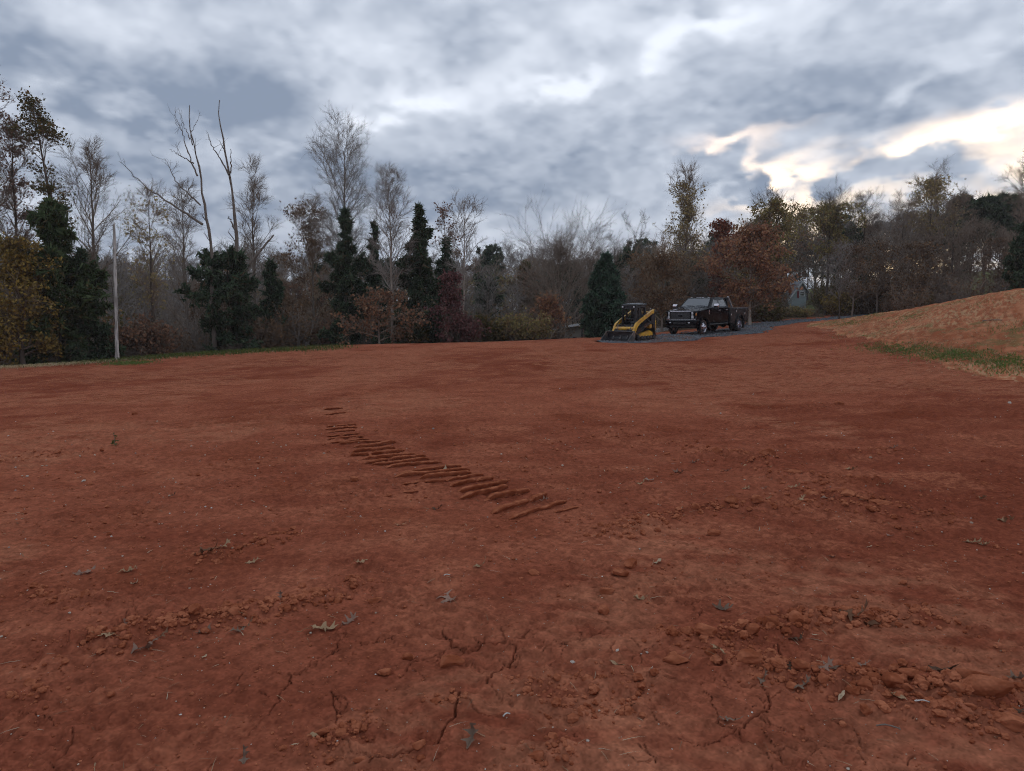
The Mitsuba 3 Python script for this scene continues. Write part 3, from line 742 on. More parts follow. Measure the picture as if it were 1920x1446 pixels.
def span(px, Y, top):
    """Height of a tree whose foot is in column px at distance Y and whose top is in row top."""
    x = (px - 960) / FOCAL * Y
    return float(at(px, top, Y)[2] - height([x], [Y])[0])


def wide(pixels, Y):
    return pixels / FOCAL * Y / 2
# ------------------------------------------------------------------ the trees that can be told apart, left to right
BD, BG, BP = 'mat_bark_dark', 'mat_bark_grey', 'mat_bark_pale'
TB, TD, TG, TT = 'mat_twig_brown', 'mat_twig_dark', 'mat_twig_grey', 'mat_twig_tan'


def tree(name, label, px, Y, top, width, seed, bk, tw, rot=0, cat='tree', group=None, **k):
    h = span(px, Y, top) + .12
    return plant(name, cat, label, px, Y, deciduous(seed, h, wide(width, Y), **k), (bk, tw), rot, group=group)


def evergreen(name, label, px, Y, top, width, seed, pal, rot=0, cat='evergreen tree', **k):
    h = span(px, Y, top) + .12
    return plant(name, cat, label, px, Y, conifer(seed, h, wide(width, Y), pal, **k), (BD, TD), rot)


def bush(name, label, px, Y, top, width, seed, tw=TB, cat='bush', **k):
    h = span(px, Y, top) + .12
    return plant(name, cat, label, px, Y, shrub(seed, h, wide(width, Y), **k), (tw, tw), 0, names=('stem', 'twigs', 'foliage'))


# left group
tree('bare_tree', 'tall sparse tree with pinkish last leaves, half cut by the left edge of the photo', -22, 37, 88, 150, 1, BD, TB, leaf='pinkish', n_leaf=2600, leaf_size=.08, t0=.35, r=.16, leafy=(.4, 1))
tree('bare_tree', 'tall slim tree with sparse pinkish leaves above the yellow brown thicket at far left', 42, 39, 130, 95, 2, BD, TB, leaf='pinkish', n_leaf=2100, leaf_size=.08, t0=.42, r=.15, form='open', n1=24, leafy=(.4, 1))
tree('leaning_tree', 'leaning oak with dark brown leaf clumps, rising over the big dark evergreen at left', 168, 38, 182, 105, 3, BD, TD, leaf='oakgreen', n_leaf=3400, leaf_size=.09, t0=.45, lean=(-.16, 0), n1=16, n2=6, n3=4, n4=3, leafy=(.42, 1), form='round', wig=.22)
evergreen('dark_evergreen', 'broad dark evergreen at the left edge of the field, left of the pale pole', 112, 36, 372, 150, 4, 'evergreen', n_spray=12000, size=.26, t0=.05, n1=52, form='cone', gaps=.9)
evergreen('dark_evergreen', 'lower dark evergreen beside the bleached pole, on its left', 164, 37, 470, 92, 5, 'cedar', n_spray=6500, size=.24, t0=.02, form='cone', gaps=.8)
tree('yellow_tree', 'yellow brown leafy tree in front of the dark evergreen at far left', 42, 33.5, 455, 130, 6, BD, TD, leaf='yellow_brown', n_leaf=7000, leaf_size=.10, t0=.1, form='round', n1=34, n2=6, n3=5, n4=2, r=.12, ang=(70, 30))
bush('yellow_bush', 'low yellow brown bush at the very left edge of the field', -10, 33, 560, 150, 7, TD, leaf='yellow_brown', n_leaf=4000, stems=18)
tree('bare_tree', 'wide bare tree with fine grey twigs behind and above the bleached pole', 182, 43, 275, 165, 8, BG, TB, t0=.35, form='round', r=.16, lean=(.02, 0), n4=4, n1=26)
tree('slim_tree', 'slim dark trunked tree with few yellow leaves, right of the bleached pole', 291, 40.5, 362, 115, 9, BD, TB, leaf='olive_yellow', n_leaf=900, leaf_size=.09, t0=.30, n1=26, n2=6, n3=5, n4=3, r=.10, twig_r=.007)
bush('copper_bush', 'wide copper leaved bush at the field edge right of the bleached pole', 282, 40.2, 578, 150, 10, TD, leaf='rust', n_leaf=5200, leaf_size=.12, stems=30, n2=9, n3=5)
bush('copper_bush', 'small copper leaved bush between the bleached pole and the dark evergreen', 212, 38.5, 600, 60, 11, TD, leaf='rust', n_leaf=2200, leaf_size=.12, stems=12)
tree('bare_tree', 'fine bare tree behind the dead snag with the long left limb', 352, 52, 348, 130, 12, BG, TB, t0=.2, form='round', n4=4)
tree('bare_tree', 'bare grey tree right behind the second dead snag', 476, 52, 325, 110, 13, BG, TB, t0=.3, form='oval', n4=4, ang=(50, 22))
evergreen('cedar', 'dark bushy cedar below the two dead snags', 432, 43.5, 480, 104, 14, 'cedar', n_spray=7000, t0=.06, form='round', gaps=.8)
evergreen('cedar', 'thin dark cedar right of the two dead snags', 512, 47, 488, 62, 15, 'cedar', n_spray=3200, t0=.08, gaps=.6)
tree('bare_tree', 'brown twiggy tree between the thin cedar and the tall bare tree', 588, 56, 385, 135, 16, BG, TT, leaf='brown', n_leaf=3600, leaf_size=.11, t0=.25, form='round', ang=(55, 25))
tree('bare_tree', 'tallest bare tree of the middle, with a pointed crown behind the left cedar', 660, 52, 270, 175, 17, BG, TG, t0=.34, form='oval', n1=44, n2=7, n3=6, n4=4, ang=(60, 25), up=.25, r=.17, wig=.12)
evergreen('cedar', 'dark cedar with ragged outline in front of the tallest bare tree', 648, 46, 393, 86, 18, 'cedar', n_spray=11000, t0=.06, gaps=.5)
tree('bare_tree', 'pale trunked bare tree between the two big cedars', 737, 45.5, 335, 125, 19, BP, TG, t0=.30, form='oval', n1=30, r=.13, ang=(52, 22), lean=(-.02, 0))
evergreen('cedar', 'small dark cedar top half hidden behind the pale trunked bare tree', 708, 52, 415, 56, 20, 'cedar', n_spray=4200, t0=.08)
tree('orange_tree', 'small tree with layered orange leaves at the foot of the pale trunked bare tree', 712, 43, 548, 105, 21, BG, TB, leaf='orange', n_leaf=1700, leaf_size=.12, t0=.10, form='cone', n1=16, n2=6, n3=5, n4=2, r=.07, up=.05, ang=(80, 50))
evergreen('cedar', 'tall broad dark cedar, right one of the pair in the middle', 788, 46, 383, 96, 22, 'cedar', n_spray=13500, t0=.04, gaps=.5)
evergreen('cedar', 'narrow dark cedar close behind the right shoulder of the tall broad cedar', 838, 51, 446, 58, 23, 'cedar', n_spray=6000, t0=.05)
tree('bare_tree', 'thin bare tree with a few pinkish leaves at its top, above the burgundy tree', 836, 55, 386, 60, 24, BG, TG, leaf='pinkish', n_leaf=420, leaf_size=.12, t0=.4, n1=18, n2=5, n3=4, n4=2, r=.10, leafy=(.75, 1))
tree('bare_tree', 'thin bare tree with an upright pale stem right of the burgundy tree', 868, 46.5, 390, 100, 25, BP, TG, t0=.38, n1=24, n2=6, n3=5, n4=2, r=.09, form='oval', ang=(58, 30))
tree('burgundy_tree', 'burgundy leaved tree right of the tall broad cedar', 846, 44.2, 512, 62, 26, BD, TD, leaf='burgundy', n_leaf=3000, leaf_size=.11, t0=.06, n1=24, n2=6, n3=4, n4=2, form='cone', r=.08, ang=(78, 40))
bush('burgundy_bush', 'low burgundy bush beside the thin tree with the upright pale stem', 880, 44.6, 590, 60, 27, TD, leaf='burgundy', n_leaf=2200, stems=12)
tree('pine', 'distant pine with dark tufts in the gap right of the burgundy tree', 912, 68, 520, 60, 28, BD, TD, leaf='pine', n_leaf=3200, leaf_size=.24, t0=.2, n1=26, n2=5, n3=3, n4=0, form='round')
tree('pine', 'distant brownish pine left of the fan shaped bare tree', 985, 66, 498, 64, 29, BD, TD, leaf='oakgreen', n_leaf=3200, leaf_size=.2, t0=.2, n1=26, n2=5, n3=3, n4=0, form='round')
bush('olive_bush', 'olive brown bush at the crest of the field, left of the shed', 985, 48, 582, 92, 30, TB, leaf='olive', n_leaf=3600, stems=20)
bush('green_bush', 'dark green bush at the crest of the field beside the burgundy bush', 918, 47.5, 590, 75, 31, TD, leaf='oakgreen', n_leaf=3600, stems=16)
tree('fan_tree', 'fan shaped bare tree with many upright stems, behind the shed', 1046, 58, 363, 150, 32, BD, TB, t0=.10, n1=56, n2=7, n3=5, n4=3, up=.10, ang=(36, 14), wig=.10, r=.14, form='vase')
tree('fan_tree', 'smaller fan shaped bare tree right behind the larger fan shaped one', 1108, 62, 405, 75, 33, BD, TB, t0=.14, n1=34, n2=6, n3=5, n4=3, up=.10, ang=(34, 14), wig=.10, r=.11, form='vase')
tree('russet_tree', 'small russet leaved tree in front of the shed', 1026, 49, 556, 52, 34, BG, TB, leaf='redbrown', n_leaf=1900, leaf_size=.11, t0=.25, n1=22, n2=5, n3=4, n4=2, r=.10, form='round')
evergreen('spruce', 'blue green spruce behind the yellow loader', 1134, 43, 478, 86, 35, 'spruce', n_spray=14000, t0=.05, gaps=.3, n1=84, ang=(92, 66), up=.2, lv=(.72, 1.08))
tree('crooked_tree', 'crooked bare tree with open branches against the sky, above the loader', 1186, 60, 385, 92, 36, BD, TD, t0=.45, n1=14, n2=5, n3=4, n4=2, form='open', wig=.3, r=.13, ang=(60, 35))
tree('crooked_tree', 'curved dark stem with few bare branches right of the spruce', 1165, 57, 400, 50, 37, BD, TD, t0=.5, n1=10, n2=5, n3=4, n4=2, form='open', wig=.3, r=.11, lean=(-.05, 0), ang=(55, 30))
tree('tawny_tree', 'low tawny tree right behind the loader and the pick-up', 1240, 50.5, 478, 130, 38, BG, TT, leaf='brown', n_leaf=4800, leaf_size=.10, t0=.15, n1=34, form='round', r=.09, n4=3)
tree('willow_tree', 'tall feathery tree with olive yellow leaf tips behind the pick-up', 1282, 57, 347, 118, 39, BG, TB, leaf='olive_yellow', n_leaf=3200, leaf_size=.10, t0=.2, n1=44, form='oval', r=.15, up=.6, ang=(46, 24), n4=4, leafy=(.45, 1))
tree('red_oak', 'red brown leaved oak with a straight pale trunk behind the bed of the pick-up', 1404, 48.5, 430, 118, 40, BP, TB, leaf='redbrown', n_leaf=8200, leaf_size=.13, t0=.16, n1=34, n2=7, n3=5, n4=2, form='round', r=.12, ang=(76, 35), up=.15)
tree('red_oak', 'brighter red tree behind the left side of the red brown oak', 1352, 56, 418, 62, 41, BD, TD, leaf='red', n_leaf=2800, leaf_size=.13, t0=.2, n1=26, n2=6, n3=4, n4=2, form='oval', r=.10)
tree('olive_tree', 'olive brown tree behind the right side of the red brown oak', 1436, 60, 382, 125, 42, BD, TD, leaf='olive', n_leaf=7500, leaf_size=.13, t0=.3, n1=36, n3=5, n4=3, form='round', r=.15)
tree('rusty_tree', 'rusty brown low tree between the red brown oak and the blue house', 1444, 56, 500, 54, 43, BD, TD, leaf='rust', n_leaf=3000, leaf_size=.12, t0=.2, n1=24, n2=6, n3=4, n4=2, form='round', r=.08)
tree('olive_tree', 'olive leaved tree with see-through crown behind the blue house', 1545, 68, 388, 125, 44, BD, TD, leaf='olive', n_leaf=5500, leaf_size=.13, t0=.52, n1=32, n3=5, n4=3, form='round', r=.15, leafy=(.45, 1))
tree('bare_tree', 'dark bare tree with a forked open crown right of the olive tree over the house', 1612, 68, 367, 105, 45, BD, TD, t0=.3, n1=24, form='round', r=.16, n4=3, ang=(55, 30))
tree('willow_tree', 'tall tawny crowned tree with yellow leaf tips over the brush at right', 1732, 64, 340, 130, 46, BD, TB, leaf='olive_yellow', n_leaf=3600, leaf_size=.12, t0=.25, n1=44, form='round', r=.15, ang=(55, 24), n4=4, leafy=(.6, 1))
tree('bare_tree', 'twiggy bare tree left beside the tall tawny crowned tree', 1680, 63, 392, 90, 47, BD, TB, t0=.2, n1=34, form='oval', r=.12)
tree('bare_tree', 'bare tree with dense brown twigs right beside the tall tawny crowned tree', 1775, 60, 372, 95, 48, BD, TB, t0=.15, n1=34, form='round', r=.12)
tree('bare_tree', 'thin bare tree between the broad dark pine and the meadow gap', 1812, 62, 430, 95, 52, BD, TB, t0=.12, n1=34, form='round', r=.10, n4=3)
tree('bare_tree', 'brown bare tree under the rightmost dark pine', 1862, 60, 440, 85, 53, BD, TB, t0=.12, n1=30, form='round', r=.09, n4=3)
tree('bare_tree', 'brown twiggy tree rising behind the roof of the blue house', 1522, 122, 455, 90, 54, BD, TB, t0=.1, n1=36, form='round', r=.14, twig_r=.014)
tree('bare_tree', 'grey twiggy tree behind the dark green bush at the driveway bend', 1578, 74, 440, 85, 55, BD, TG, t0=.15, n1=34, form='round', r=.12, twig_r=.010)
for i, (px, Y, tp, w, lab) in enumerate([(1788, 78, 372, 44, 'dark pine top just right of the tall tawny crowned tree'), (1836, 76, 384, 66, 'broad dark pine, middle one of the three at right'), (1872, 78, 372, 52, 'dark pine, rightmost of the three at right')]):
    plant('pine', 'pine tree', lab, px, Y, pine(60 + i, span(px, Y, tp), wide(w, Y), t0=.6, n1=26, tufts=260), (BD, TD), 0)
tree('bare_tree', 'bare tree with fine upright twigs cut by the right edge of the photo', 1908, 50, 274, 100, 49, BD, TB, t0=.35, n1=32, form='round', r=.14, ang=(52, 25))
evergreen('cedar', 'dark cedar at the right edge of the photo on top of the bank', 1916, 47, 418, 66, 50, 'cedar', n_spray=5200, t0=.05, form='oval')
tree('brown_tree', 'low tawny tree at the right edge of the photo beside the parked car', 1932, 50, 470, 90, 51, BD, TB, leaf='brown', n_leaf=2600, leaf_size=.11, t0=.1, n1=26, n3=5, n4=2, form='round', r=.08)
for i, (px, Y, tp, w, kind, lab) in enumerate([(1490, 66, 574, 60, 'olive', 'olive bush along the driveway below the blue house'), (1585, 69, 505, 90, 'oakgreen', 'dark green bush behind the driveway bend'), (1640, 66, 490, 110, 'brown', 'brown twiggy bush over the left end of the bank'),
                                             (1705, 58, 480, 110, 'brown', 'tangled brown bush behind the middle of the bank'), (1770, 56, 488, 90, None, 'bare tangled bush behind the bank, left of the pale meadow gap'), (1566, 67, 545, 56, 'yellow_brown', 'slim yellow brown bush just right of the blue house'),
                                             (1820, 54, 548, 60, None, 'low bare bush on the crest of the bank'), (1440, 54, 560, 60, 'oakgreen', 'low green brown bush right of the pale oak trunk'), (1372, 53.5, 560, 60, 'redbrown', 'low red brown bush behind the bed of the pick-up')]):
    bush('bush', lab, px, Y, tp, w, 70 + i, TB if i % 2 else TD, leaf=kind, n_leaf=3000, stems=20, n2=11, n3=7)
for i, (px, Y, tp, w, kind, lab) in enumerate([(560, 47, 560, 100, 'brown', 'brown twiggy bush at the field edge left of the ragged cedar'), (500, 45, 590, 90, 'brown', 'low brown bush between the bushy cedar and the thin cedar'), (370, 44, 585, 70, None, 'tangle of bare grey stems left of the first dead snag'),
                                             (610, 48, 590, 60, 'rust', 'low rusty bush left beside the ragged cedar'), (770, 45, 600, 50, 'oakgreen', 'low dark bush at the foot of the tall broad cedar'), (950, 50, 600, 50, None, 'bare brown bush beside the leaning white board')]):
    bush('bush', lab, px, Y, tp, w, 90 + i, TB if i % 2 else TG, leaf=kind, n_leaf=1800, stems=16, n2=10, n3=6)


# two dead snags, a bleached pole and a broken limb: their own curves
def limb(points, r0, r1, n, seed, wig=.05, depth=0.0):
    """A knobbly tapered limb through points (m)."""
    g = np.random.default_rng(seed)
    p = np.array(points)
    l = np.concatenate([[0], np.cumsum(np.linalg.norm(np.diff(p, axis=0), axis=1))])
    s = np.linspace(0, l[-1], n)
    q = np.stack([PchipInterpolator(l, p[:, k])(s) for k in range(3)], -1)
    q[1:-1] += g.normal(0, wig, (n - 2, 3)) * np.linspace(.4, 1, n - 2)[:, None]
    q[:, 1] += depth * np.linspace(0, 1, n) ** 1.2
    return q[None], (r0 + (r1 - r0) * np.linspace(0, 1, n) ** .8)[None] * (1 + .10 * g.normal(size=(1, n)))


def snag(label, px, Y, stems, seed, bk=BG):
    key = numbered('dead_tree')
    g = np.random.default_rng(seed)
    for k, (pts, r0, r1, depth, twigs) in enumerate(stems):
        w = [at(x, y, Y) for x, y in pts]
        if k == 0:
            w[0][2] = float(height([w[0][0]], [Y])[0]) - .2
        P, R = limb(w, r0, r1, 22, seed + k, .035, depth)
        ms = [tubes(P, R, 8)]
        if twigs:
            P2, R2, _, _ = grow(P, R, twigs, .45, 1, 42, .8, .3, .3, 5, g, .5, .4)
            R2 = np.clip(R2, .008, .03)
            P3, R3, _, _ = grow(P2, R2, 2, .3, 1, 40, .35, .2, .3, 3, g, .6, .5)
            ms += [tubes(P2, R2, 4), tubes(P3, np.maximum(R3, .006), 3)]
        nm = key + '__trunk' if k == 0 else numbered(key + '__limb')
        scene[nm] = mikit.ply(join(*ms), bk, smooth=True)
    labels[key] = {'label': label, 'category': 'dead tree'}


snag('dead grey tree with a long bare limb reaching left, left one of two', 400, 43,
     [([(403, 656), (398, 560), (396, 478), (385, 407), (376, 354), (365, 292), (354, 248), (351, 195)], .17, .022, .3, 4), ([(380, 421), (327, 385), (283, 354), (252, 323), (237, 308)], .075, .012, -.8, 7), ([(376, 385), (350, 362), (327, 341), (305, 306), (296, 292)], .06, .012, .8, 6),
      ([(370, 330), (350, 284), (336, 244), (326, 222), (319, 210)], .055, .011, .5, 5), ([(363, 307), (342, 294), (323, 283)], .04, .012, -.3, 2), ([(361, 272), (357, 250), (362, 236), (367, 222)], .04, .012, .3, 2), ([(356, 262), (349, 240), (345, 228)], .03, .01, -.3, 3)], 200)
snag('dead tree with a broken brown trunk and few stubs, right one of two', 445, 45,
     [([(446, 640), (445, 523), (443, 470), (438, 390), (429, 328), (418, 266), (409, 226), (409, 186)], .23, .022, .2, 2), ([(429, 328), (413, 300), (398, 279), (388, 258), (383, 244)], .06, .012, .5, 3), ([(431, 332), (434, 305), (434, 281)], .055, .018, -.2, 0), ([(440, 430), (434, 416), (430, 406)], .07, .03, -.1, 0)], 240, BG)
_key = 'broken_limb'
P, R = limb([at(455, 528, 44.6), at(470, 494, 44.8), at(490, 468, 45), at(513, 441, 45.4)], .10, .05, 14, 260, .02)
P2, R2 = limb([at(455, 528, 44.6), at(452, 590, 44.4), np.array([*at(448, 650, 44.3)[:2], float(height([at(448, 650, 44.3)[0]], [44.3])[0]) - .1])], .10, .13, 10, 261, .02)
scene[_key] = mikit.ply(join(tubes(P, R, 8), tubes(P2, R2, 8)), BG, smooth=True)
labels[_key] = {'label': 'broken leaning limb slanting up to the right beside the second dead tree', 'category': 'broken limb'}
scene['mat_bleached'] = two({'type': 'diffuse', 'reflectance': proc(lambda p, n, uv: mix((.30, .28, .25), (.62, .59, .54), smoothstep(.3, .65, fbm(p.x * 11, p.y * 11, p.z * 1.6, 3))))})
_b = at(219.5, 679, 36)
_b[2] = float(height([_b[0]], [36])[0]) - .25
P, R = limb([_b, at(218, 600, 36), at(216, 520, 36), at(214.5, 455, 36), at(213.5, 426, 36)], .105, .06, 30, 270, .010)
_tv, _tf = tubes(P, R, 12)
_g = np.random.default_rng(4)
_tv[-12:, 2] += _g.uniform(-.05, .30, 12)                                        # splintered top
scene['dead_pole__trunk'] = mikit.ply((_tv, _tf), 'mat_bleached', smooth=True)
P, R = limb([at(216, 505, 36), at(219, 497, 35.9)], .03, .015, 4, 271, .0)
P2, R2 = limb([at(217, 560, 36), at(213.5, 552, 36.1)], .03, .015, 4, 272, .0)
scene['dead_pole__stub'] = mikit.ply(tubes(P, R, 6), 'mat_bleached', smooth=True)
scene['dead_pole__stub_001'] = mikit.ply(tubes(P2, R2, 6), 'mat_bleached', smooth=True)
labels['dead_pole'] = {'label': 'bleached bare pole of a dead tree at the left edge of the field', 'category': 'pole'}

# ------------------------------------------------------------------ the woods behind, a mass of bare trees and some pines
_protos = []
for k in range(5):
    tr, cr, fol, col = deciduous(300 + k, 12.0, 2.6 + .35 * (k % 3), form=('oval', 'round')[k % 2], t0=.2 + .06 * k, n1=24, n2=6, n3=5, n4=2, r=.14, twig_r=.017, leaf=(None, 'brown', None, 'rust', 'olive')[k], n_leaf=900, leaf_size=.2, twig2=.7)
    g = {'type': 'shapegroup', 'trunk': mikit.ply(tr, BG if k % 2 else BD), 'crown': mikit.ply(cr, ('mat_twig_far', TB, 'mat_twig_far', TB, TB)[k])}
    if fol is not None:
        g['foliage'] = mikit.ply(fol, 'mat_leaf', color=col)
    scene[f'proto_far_tree_{k}'] = g
    _protos.append(f'proto_far_tree_{k}')
tr, cr, fol, col = pine(320, 13, 2.4, t0=.35, n1=26, tufts=130)
scene['mat_twig_far'] = two({'type': 'diffuse', 'reflectance': {'type': 'rgb', 'value': [.27, .235, .21]}})  # grey tone of distant haze put into the colour of the far twigs
scene['proto_far_tree_5'] = {'type': 'shapegroup', 'trunk': mikit.ply(tr, BD), 'crown': mikit.ply(cr, TD), 'foliage': mikit.ply(fol, 'mat_leaf', color=col)}
tr, cr, fol, col = shrub(330, 3.2, 1.9, stems=16, n2=9, n3=6, twig_r=.011, leaf='brown', n_leaf=700)
scene['proto_brush_0'] = {'type': 'shapegroup', 'twigs': mikit.ply(join(tr, cr), TB), 'foliage': mikit.ply(fol, 'mat_leaf', color=col)}
tr, cr, fol, col = shrub(331, 2.8, 1.7, stems=20, n2=9, n3=6, twig_r=.011)
scene['proto_brush_1'] = {'type': 'shapegroup', 'twigs': mikit.ply(join(tr, cr), TD)}
tr, cr, fol, col = shrub(332, 3.0, 1.8, stems=14, n2=8, n3=6, twig_r=.011, leaf='oakgreen', n_leaf=1500)
scene['proto_brush_2'] = {'type': 'shapegroup', 'twigs': mikit.ply(join(tr, cr), TD), 'foliage': mikit.ply(fol, 'mat_leaf', color=col)}


def far(kind, x, y, h, n, w=1.0, rot=0.0, base=12.0):
    z = float(height([x], [y])[0]) - .2
    s = h / base
    return {'type': 'instance', 'to_world': T().translate([float(x), float(y), z]).rotate([0, 0, 1], float(rot)).scale([s * w, s * w, s]), 'shapegroup': {'type': 'ref', 'id': kind}}


rng = np.random.default_rng(17)
_skyline = np.array([(-300, 470), (0, 480), (240, 478), (330, 490), (520, 480), (600, 470), (700, 500), (880, 492), (960, 484), (1060, 490), (1200, 485), (1260, 470), (1400, 440), (1480, 425), (1560, 430), (1700, 410), (1800, 400), (1900, 400), (2300, 400)], float)
_n = 0
for Y0, Y1, cnt, k0 in [(54, 66, 54, .80), (66, 90, 76, .92), (95, 140, 100, .97), (150, 210, 80, 1.0), (119, 150, 60, .98), (84, 99, 16, .9), (85, 112, 26, .92)]:
    for q in range(cnt):
        px = -240 + (q + rng.uniform(.1, .9)) / cnt * 2460 if Y0 not in (119, 84, 85) else {119: 1330, 84: 1015, 85: 1170}[Y0] + (q + rng.uniform(.1, .9)) / cnt * {119: 800, 84: 160, 85: 270}[Y0]
        Y = rng.uniform(Y0, Y1)
        if Y > 90 and px > 1500 and rng.random() < .12:
            continue
        if 1440 < px < 1560 and Y < 118:
            continue
        if 1775 < px < 1890 and 60 < Y < 128:
            continue
        if 1030 < px < 1145 and Y < 82:
            continue
        top = np.interp(px, _skyline[:, 0], _skyline[:, 1]) + rng.normal(8, 14)
        x = (px - 960) / FOCAL * Y
        h = (float(at(px, top, Y)[2]) - float(height([x], [Y])[0])) * k0
        if h < 2.5:
            continue
        h = min(h, 20)
        kind = 'proto_far_tree_%d' % rng.choice(6, p=[.25, .22, .2, .12, .08, .13] if px > 600 or Y > 92 else [.28, .26, .22, .14, .10, 0])
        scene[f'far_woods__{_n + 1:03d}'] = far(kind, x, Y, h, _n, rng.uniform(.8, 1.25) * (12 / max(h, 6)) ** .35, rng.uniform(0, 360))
        _n += 1
labels['far_woods'] = {'label': 'grey brown mass of bare woods closing the view behind the edge trees', 'category': 'woods', 'kind': 'stuff'}
_n = 0
for Y0, Y1, cnt, hh in [(-2.6, -1.2, 40, 1.5), (-1.0, 3, 58, 2.6), (3, 8, 54, 3.6), (9, 16, 44, 5.0)]:
    for q in range(cnt):
        px = -200 + (q + rng.uniform(.1, .9)) / cnt * 2360
        edge = np.interp(px, [-300, 0, 219, 420, 640, 960, 1140, 1330, 1420, 1500, 1590, 1700, 1800, 1900, 2200], [33, 35.5, 38, 42, 46, 49, 52, 53, 56, 66, 71, 52, 48, 50, 50])
        Y = edge + rng.uniform(Y0, Y1) + (2.6 if px < 960 else 1.0)
        if Y0 < -2 and (px > 930 or 190 < px < 235):
            continue
        if 1025 < px < 1160 and Y < 84 or 1200 < px < 1270 and Y < 62:
            continue
        if 1462 < px < 1540:
            if Y0 > -1:
                continue
        if 1760 < px < 1900 and Y0 > 2:
            continue
        x = (px - 960) / FOCAL * Y
        h = hh * rng.uniform(.6, 1.25) * (.36 if 1462 < px < 1540 else 1) * (.6 if 880 < px < 1030 and Y0 < 3 else 1)
        kind = 'proto_brush_%d' % (rng.choice(3, p=[.45, .37, .18]) if Y0 > -2 else 1)
        scene[f'underbrush__{_n + 1:03d}'] = far(kind, x, Y, h, _n, rng.uniform(.8, 1.3), rng.uniform(0, 360), 3.0)
        _n += 1
labels['underbrush'] = {'label': 'brown tangled underbrush along the edge of the woods', 'category': 'underbrush', 'kind': 'stuff'}
# ------------------------------------------------------------------ mesh helpers for built things
def hullpts(pts, r, seg=8):
    s = m3.Manifold.sphere(r, seg)
    return m3.Manifold.batch_hull([s.translate([float(q) for q in p]) for p in pts])


def sym(pts):
    return [(x, s * y, z) for x, y, z in pts for s in (-1, 1)]


def rbox(x0, x1, y0, y1, z0, z1, r=.02):
    r = min(r, (x1 - x0) * .45, (y1 - y0) * .45, (z1 - z0) * .45)
    return hullpts([(x, y, z) for x in (x0 + r, x1 - r) for y in (y0 + r, y1 - r) for z in (z0 + r, z1 - r)], r, 8)


def cyl(p0, p1, r, r1=None, seg=20):
    p0, p1 = np.array(p0, float), np.array(p1, float)
    d = p1 - p0
    L = float(np.linalg.norm(d))
    c = m3.Manifold.cylinder(L, r, r if r1 is None else r1, seg)
    z = d / L
    x = np.cross([0, 0, 1.0], z)
    x = np.array([1.0, 0, 0]) if np.linalg.norm(x) < 1e-6 else x / np.linalg.norm(x)
    y = np.cross(z, x)
    return c.transform(np.column_stack([x, y, z, p0]))


def prism(poly, y0, y1):
    """A side profile (x, z) pushed out along y."""
    c = m3.CrossSection([[(float(a), float(b)) for a, b in poly]], m3.FillRule.NonZero)
    m = m3.Manifold.extrude(c, float(y1 - y0))
    return m.transform(np.array([[1, 0, 0, 0], [0, 0, -1, float(y1)], [0, 1, 0, 0]], float))


def bar(p, q, w, h, r=.012):
    """A rounded bar of section w (along y) by h from p to q in a side view, or any direction."""
    p, q = np.array(p, float), np.array(q, float)
    d = (q - p) / np.linalg.norm(q - p)
    s = np.cross(d, [0, 0, 1.0])
    s = np.array([0, 1.0, 0]) if np.linalg.norm(s) < 1e-6 else s / np.linalg.norm(s)
    u = np.cross(s, d)
    return hullpts([c + s * a * (w / 2 - r) + u * b * (h / 2 - r) for c in (p, q) for a in (-1, 1) for b in (-1, 1)], r, 6)


class Thing:
    def __init__(self, name, label, cat, M, smooth=35):
        self.key, self.M, self.smooth = numbered(name), M, smooth
        labels[self.key] = {'label': label, 'category': cat}

    def add(self, name, mesh, mat, parent='', label=None, smooth=None):
        k = numbered(f'{self.key}__{parent + "__" if parent else ""}{name}')
        scene[k] = mikit.ply(mesh, mat, smooth=self.smooth if smooth is None else smooth, to_world=self.M)
        if label:
            labels[k] = {'label': label}
        return k[len(self.key) + 2:]


def frame_from(front, rear, along, off):
    """Matrix that sends local (0, off, 0) to front, with local -x running towards rear; local y to the left of travel."""
    X = front - rear
    X = X / np.linalg.norm(X)
    Y = np.cross([0, 0, 1.0], X)
    Y /= np.linalg.norm(Y)
    Z = np.cross(X, Y)
    M = np.eye(4)
    M[:3, 0], M[:3, 1], M[:3, 2] = X, Y, Z
    M[:3, 3] = front - Y * off - X * along
    return T(M.tolist())


def pmat(c, rough=.4, metal=0.0, coat=0.0, spec=.5):
    b = {'type': 'principled', 'base_color': {'type': 'rgb', 'value': list(c)}, 'roughness': rough, 'metallic': metal, 'specular': spec}
    if coat:
        b['clearcoat'], b['clearcoat_gloss'] = coat, .95
    return two(b)


def dusty(c, dust, rough=.45, amount=.4, sc=3.0):
    c, dust = tuple(float(x) for x in c), tuple(float(x) for x in dust)
    return two({'type': 'principled', 'base_color': proc(lambda p, n, uv: mix(c, dust, amount * smoothstep(.45, .75, fbm(p.x * sc, p.y * sc, p.z * sc, 3)))), 'roughness': rough, 'specular': .5})


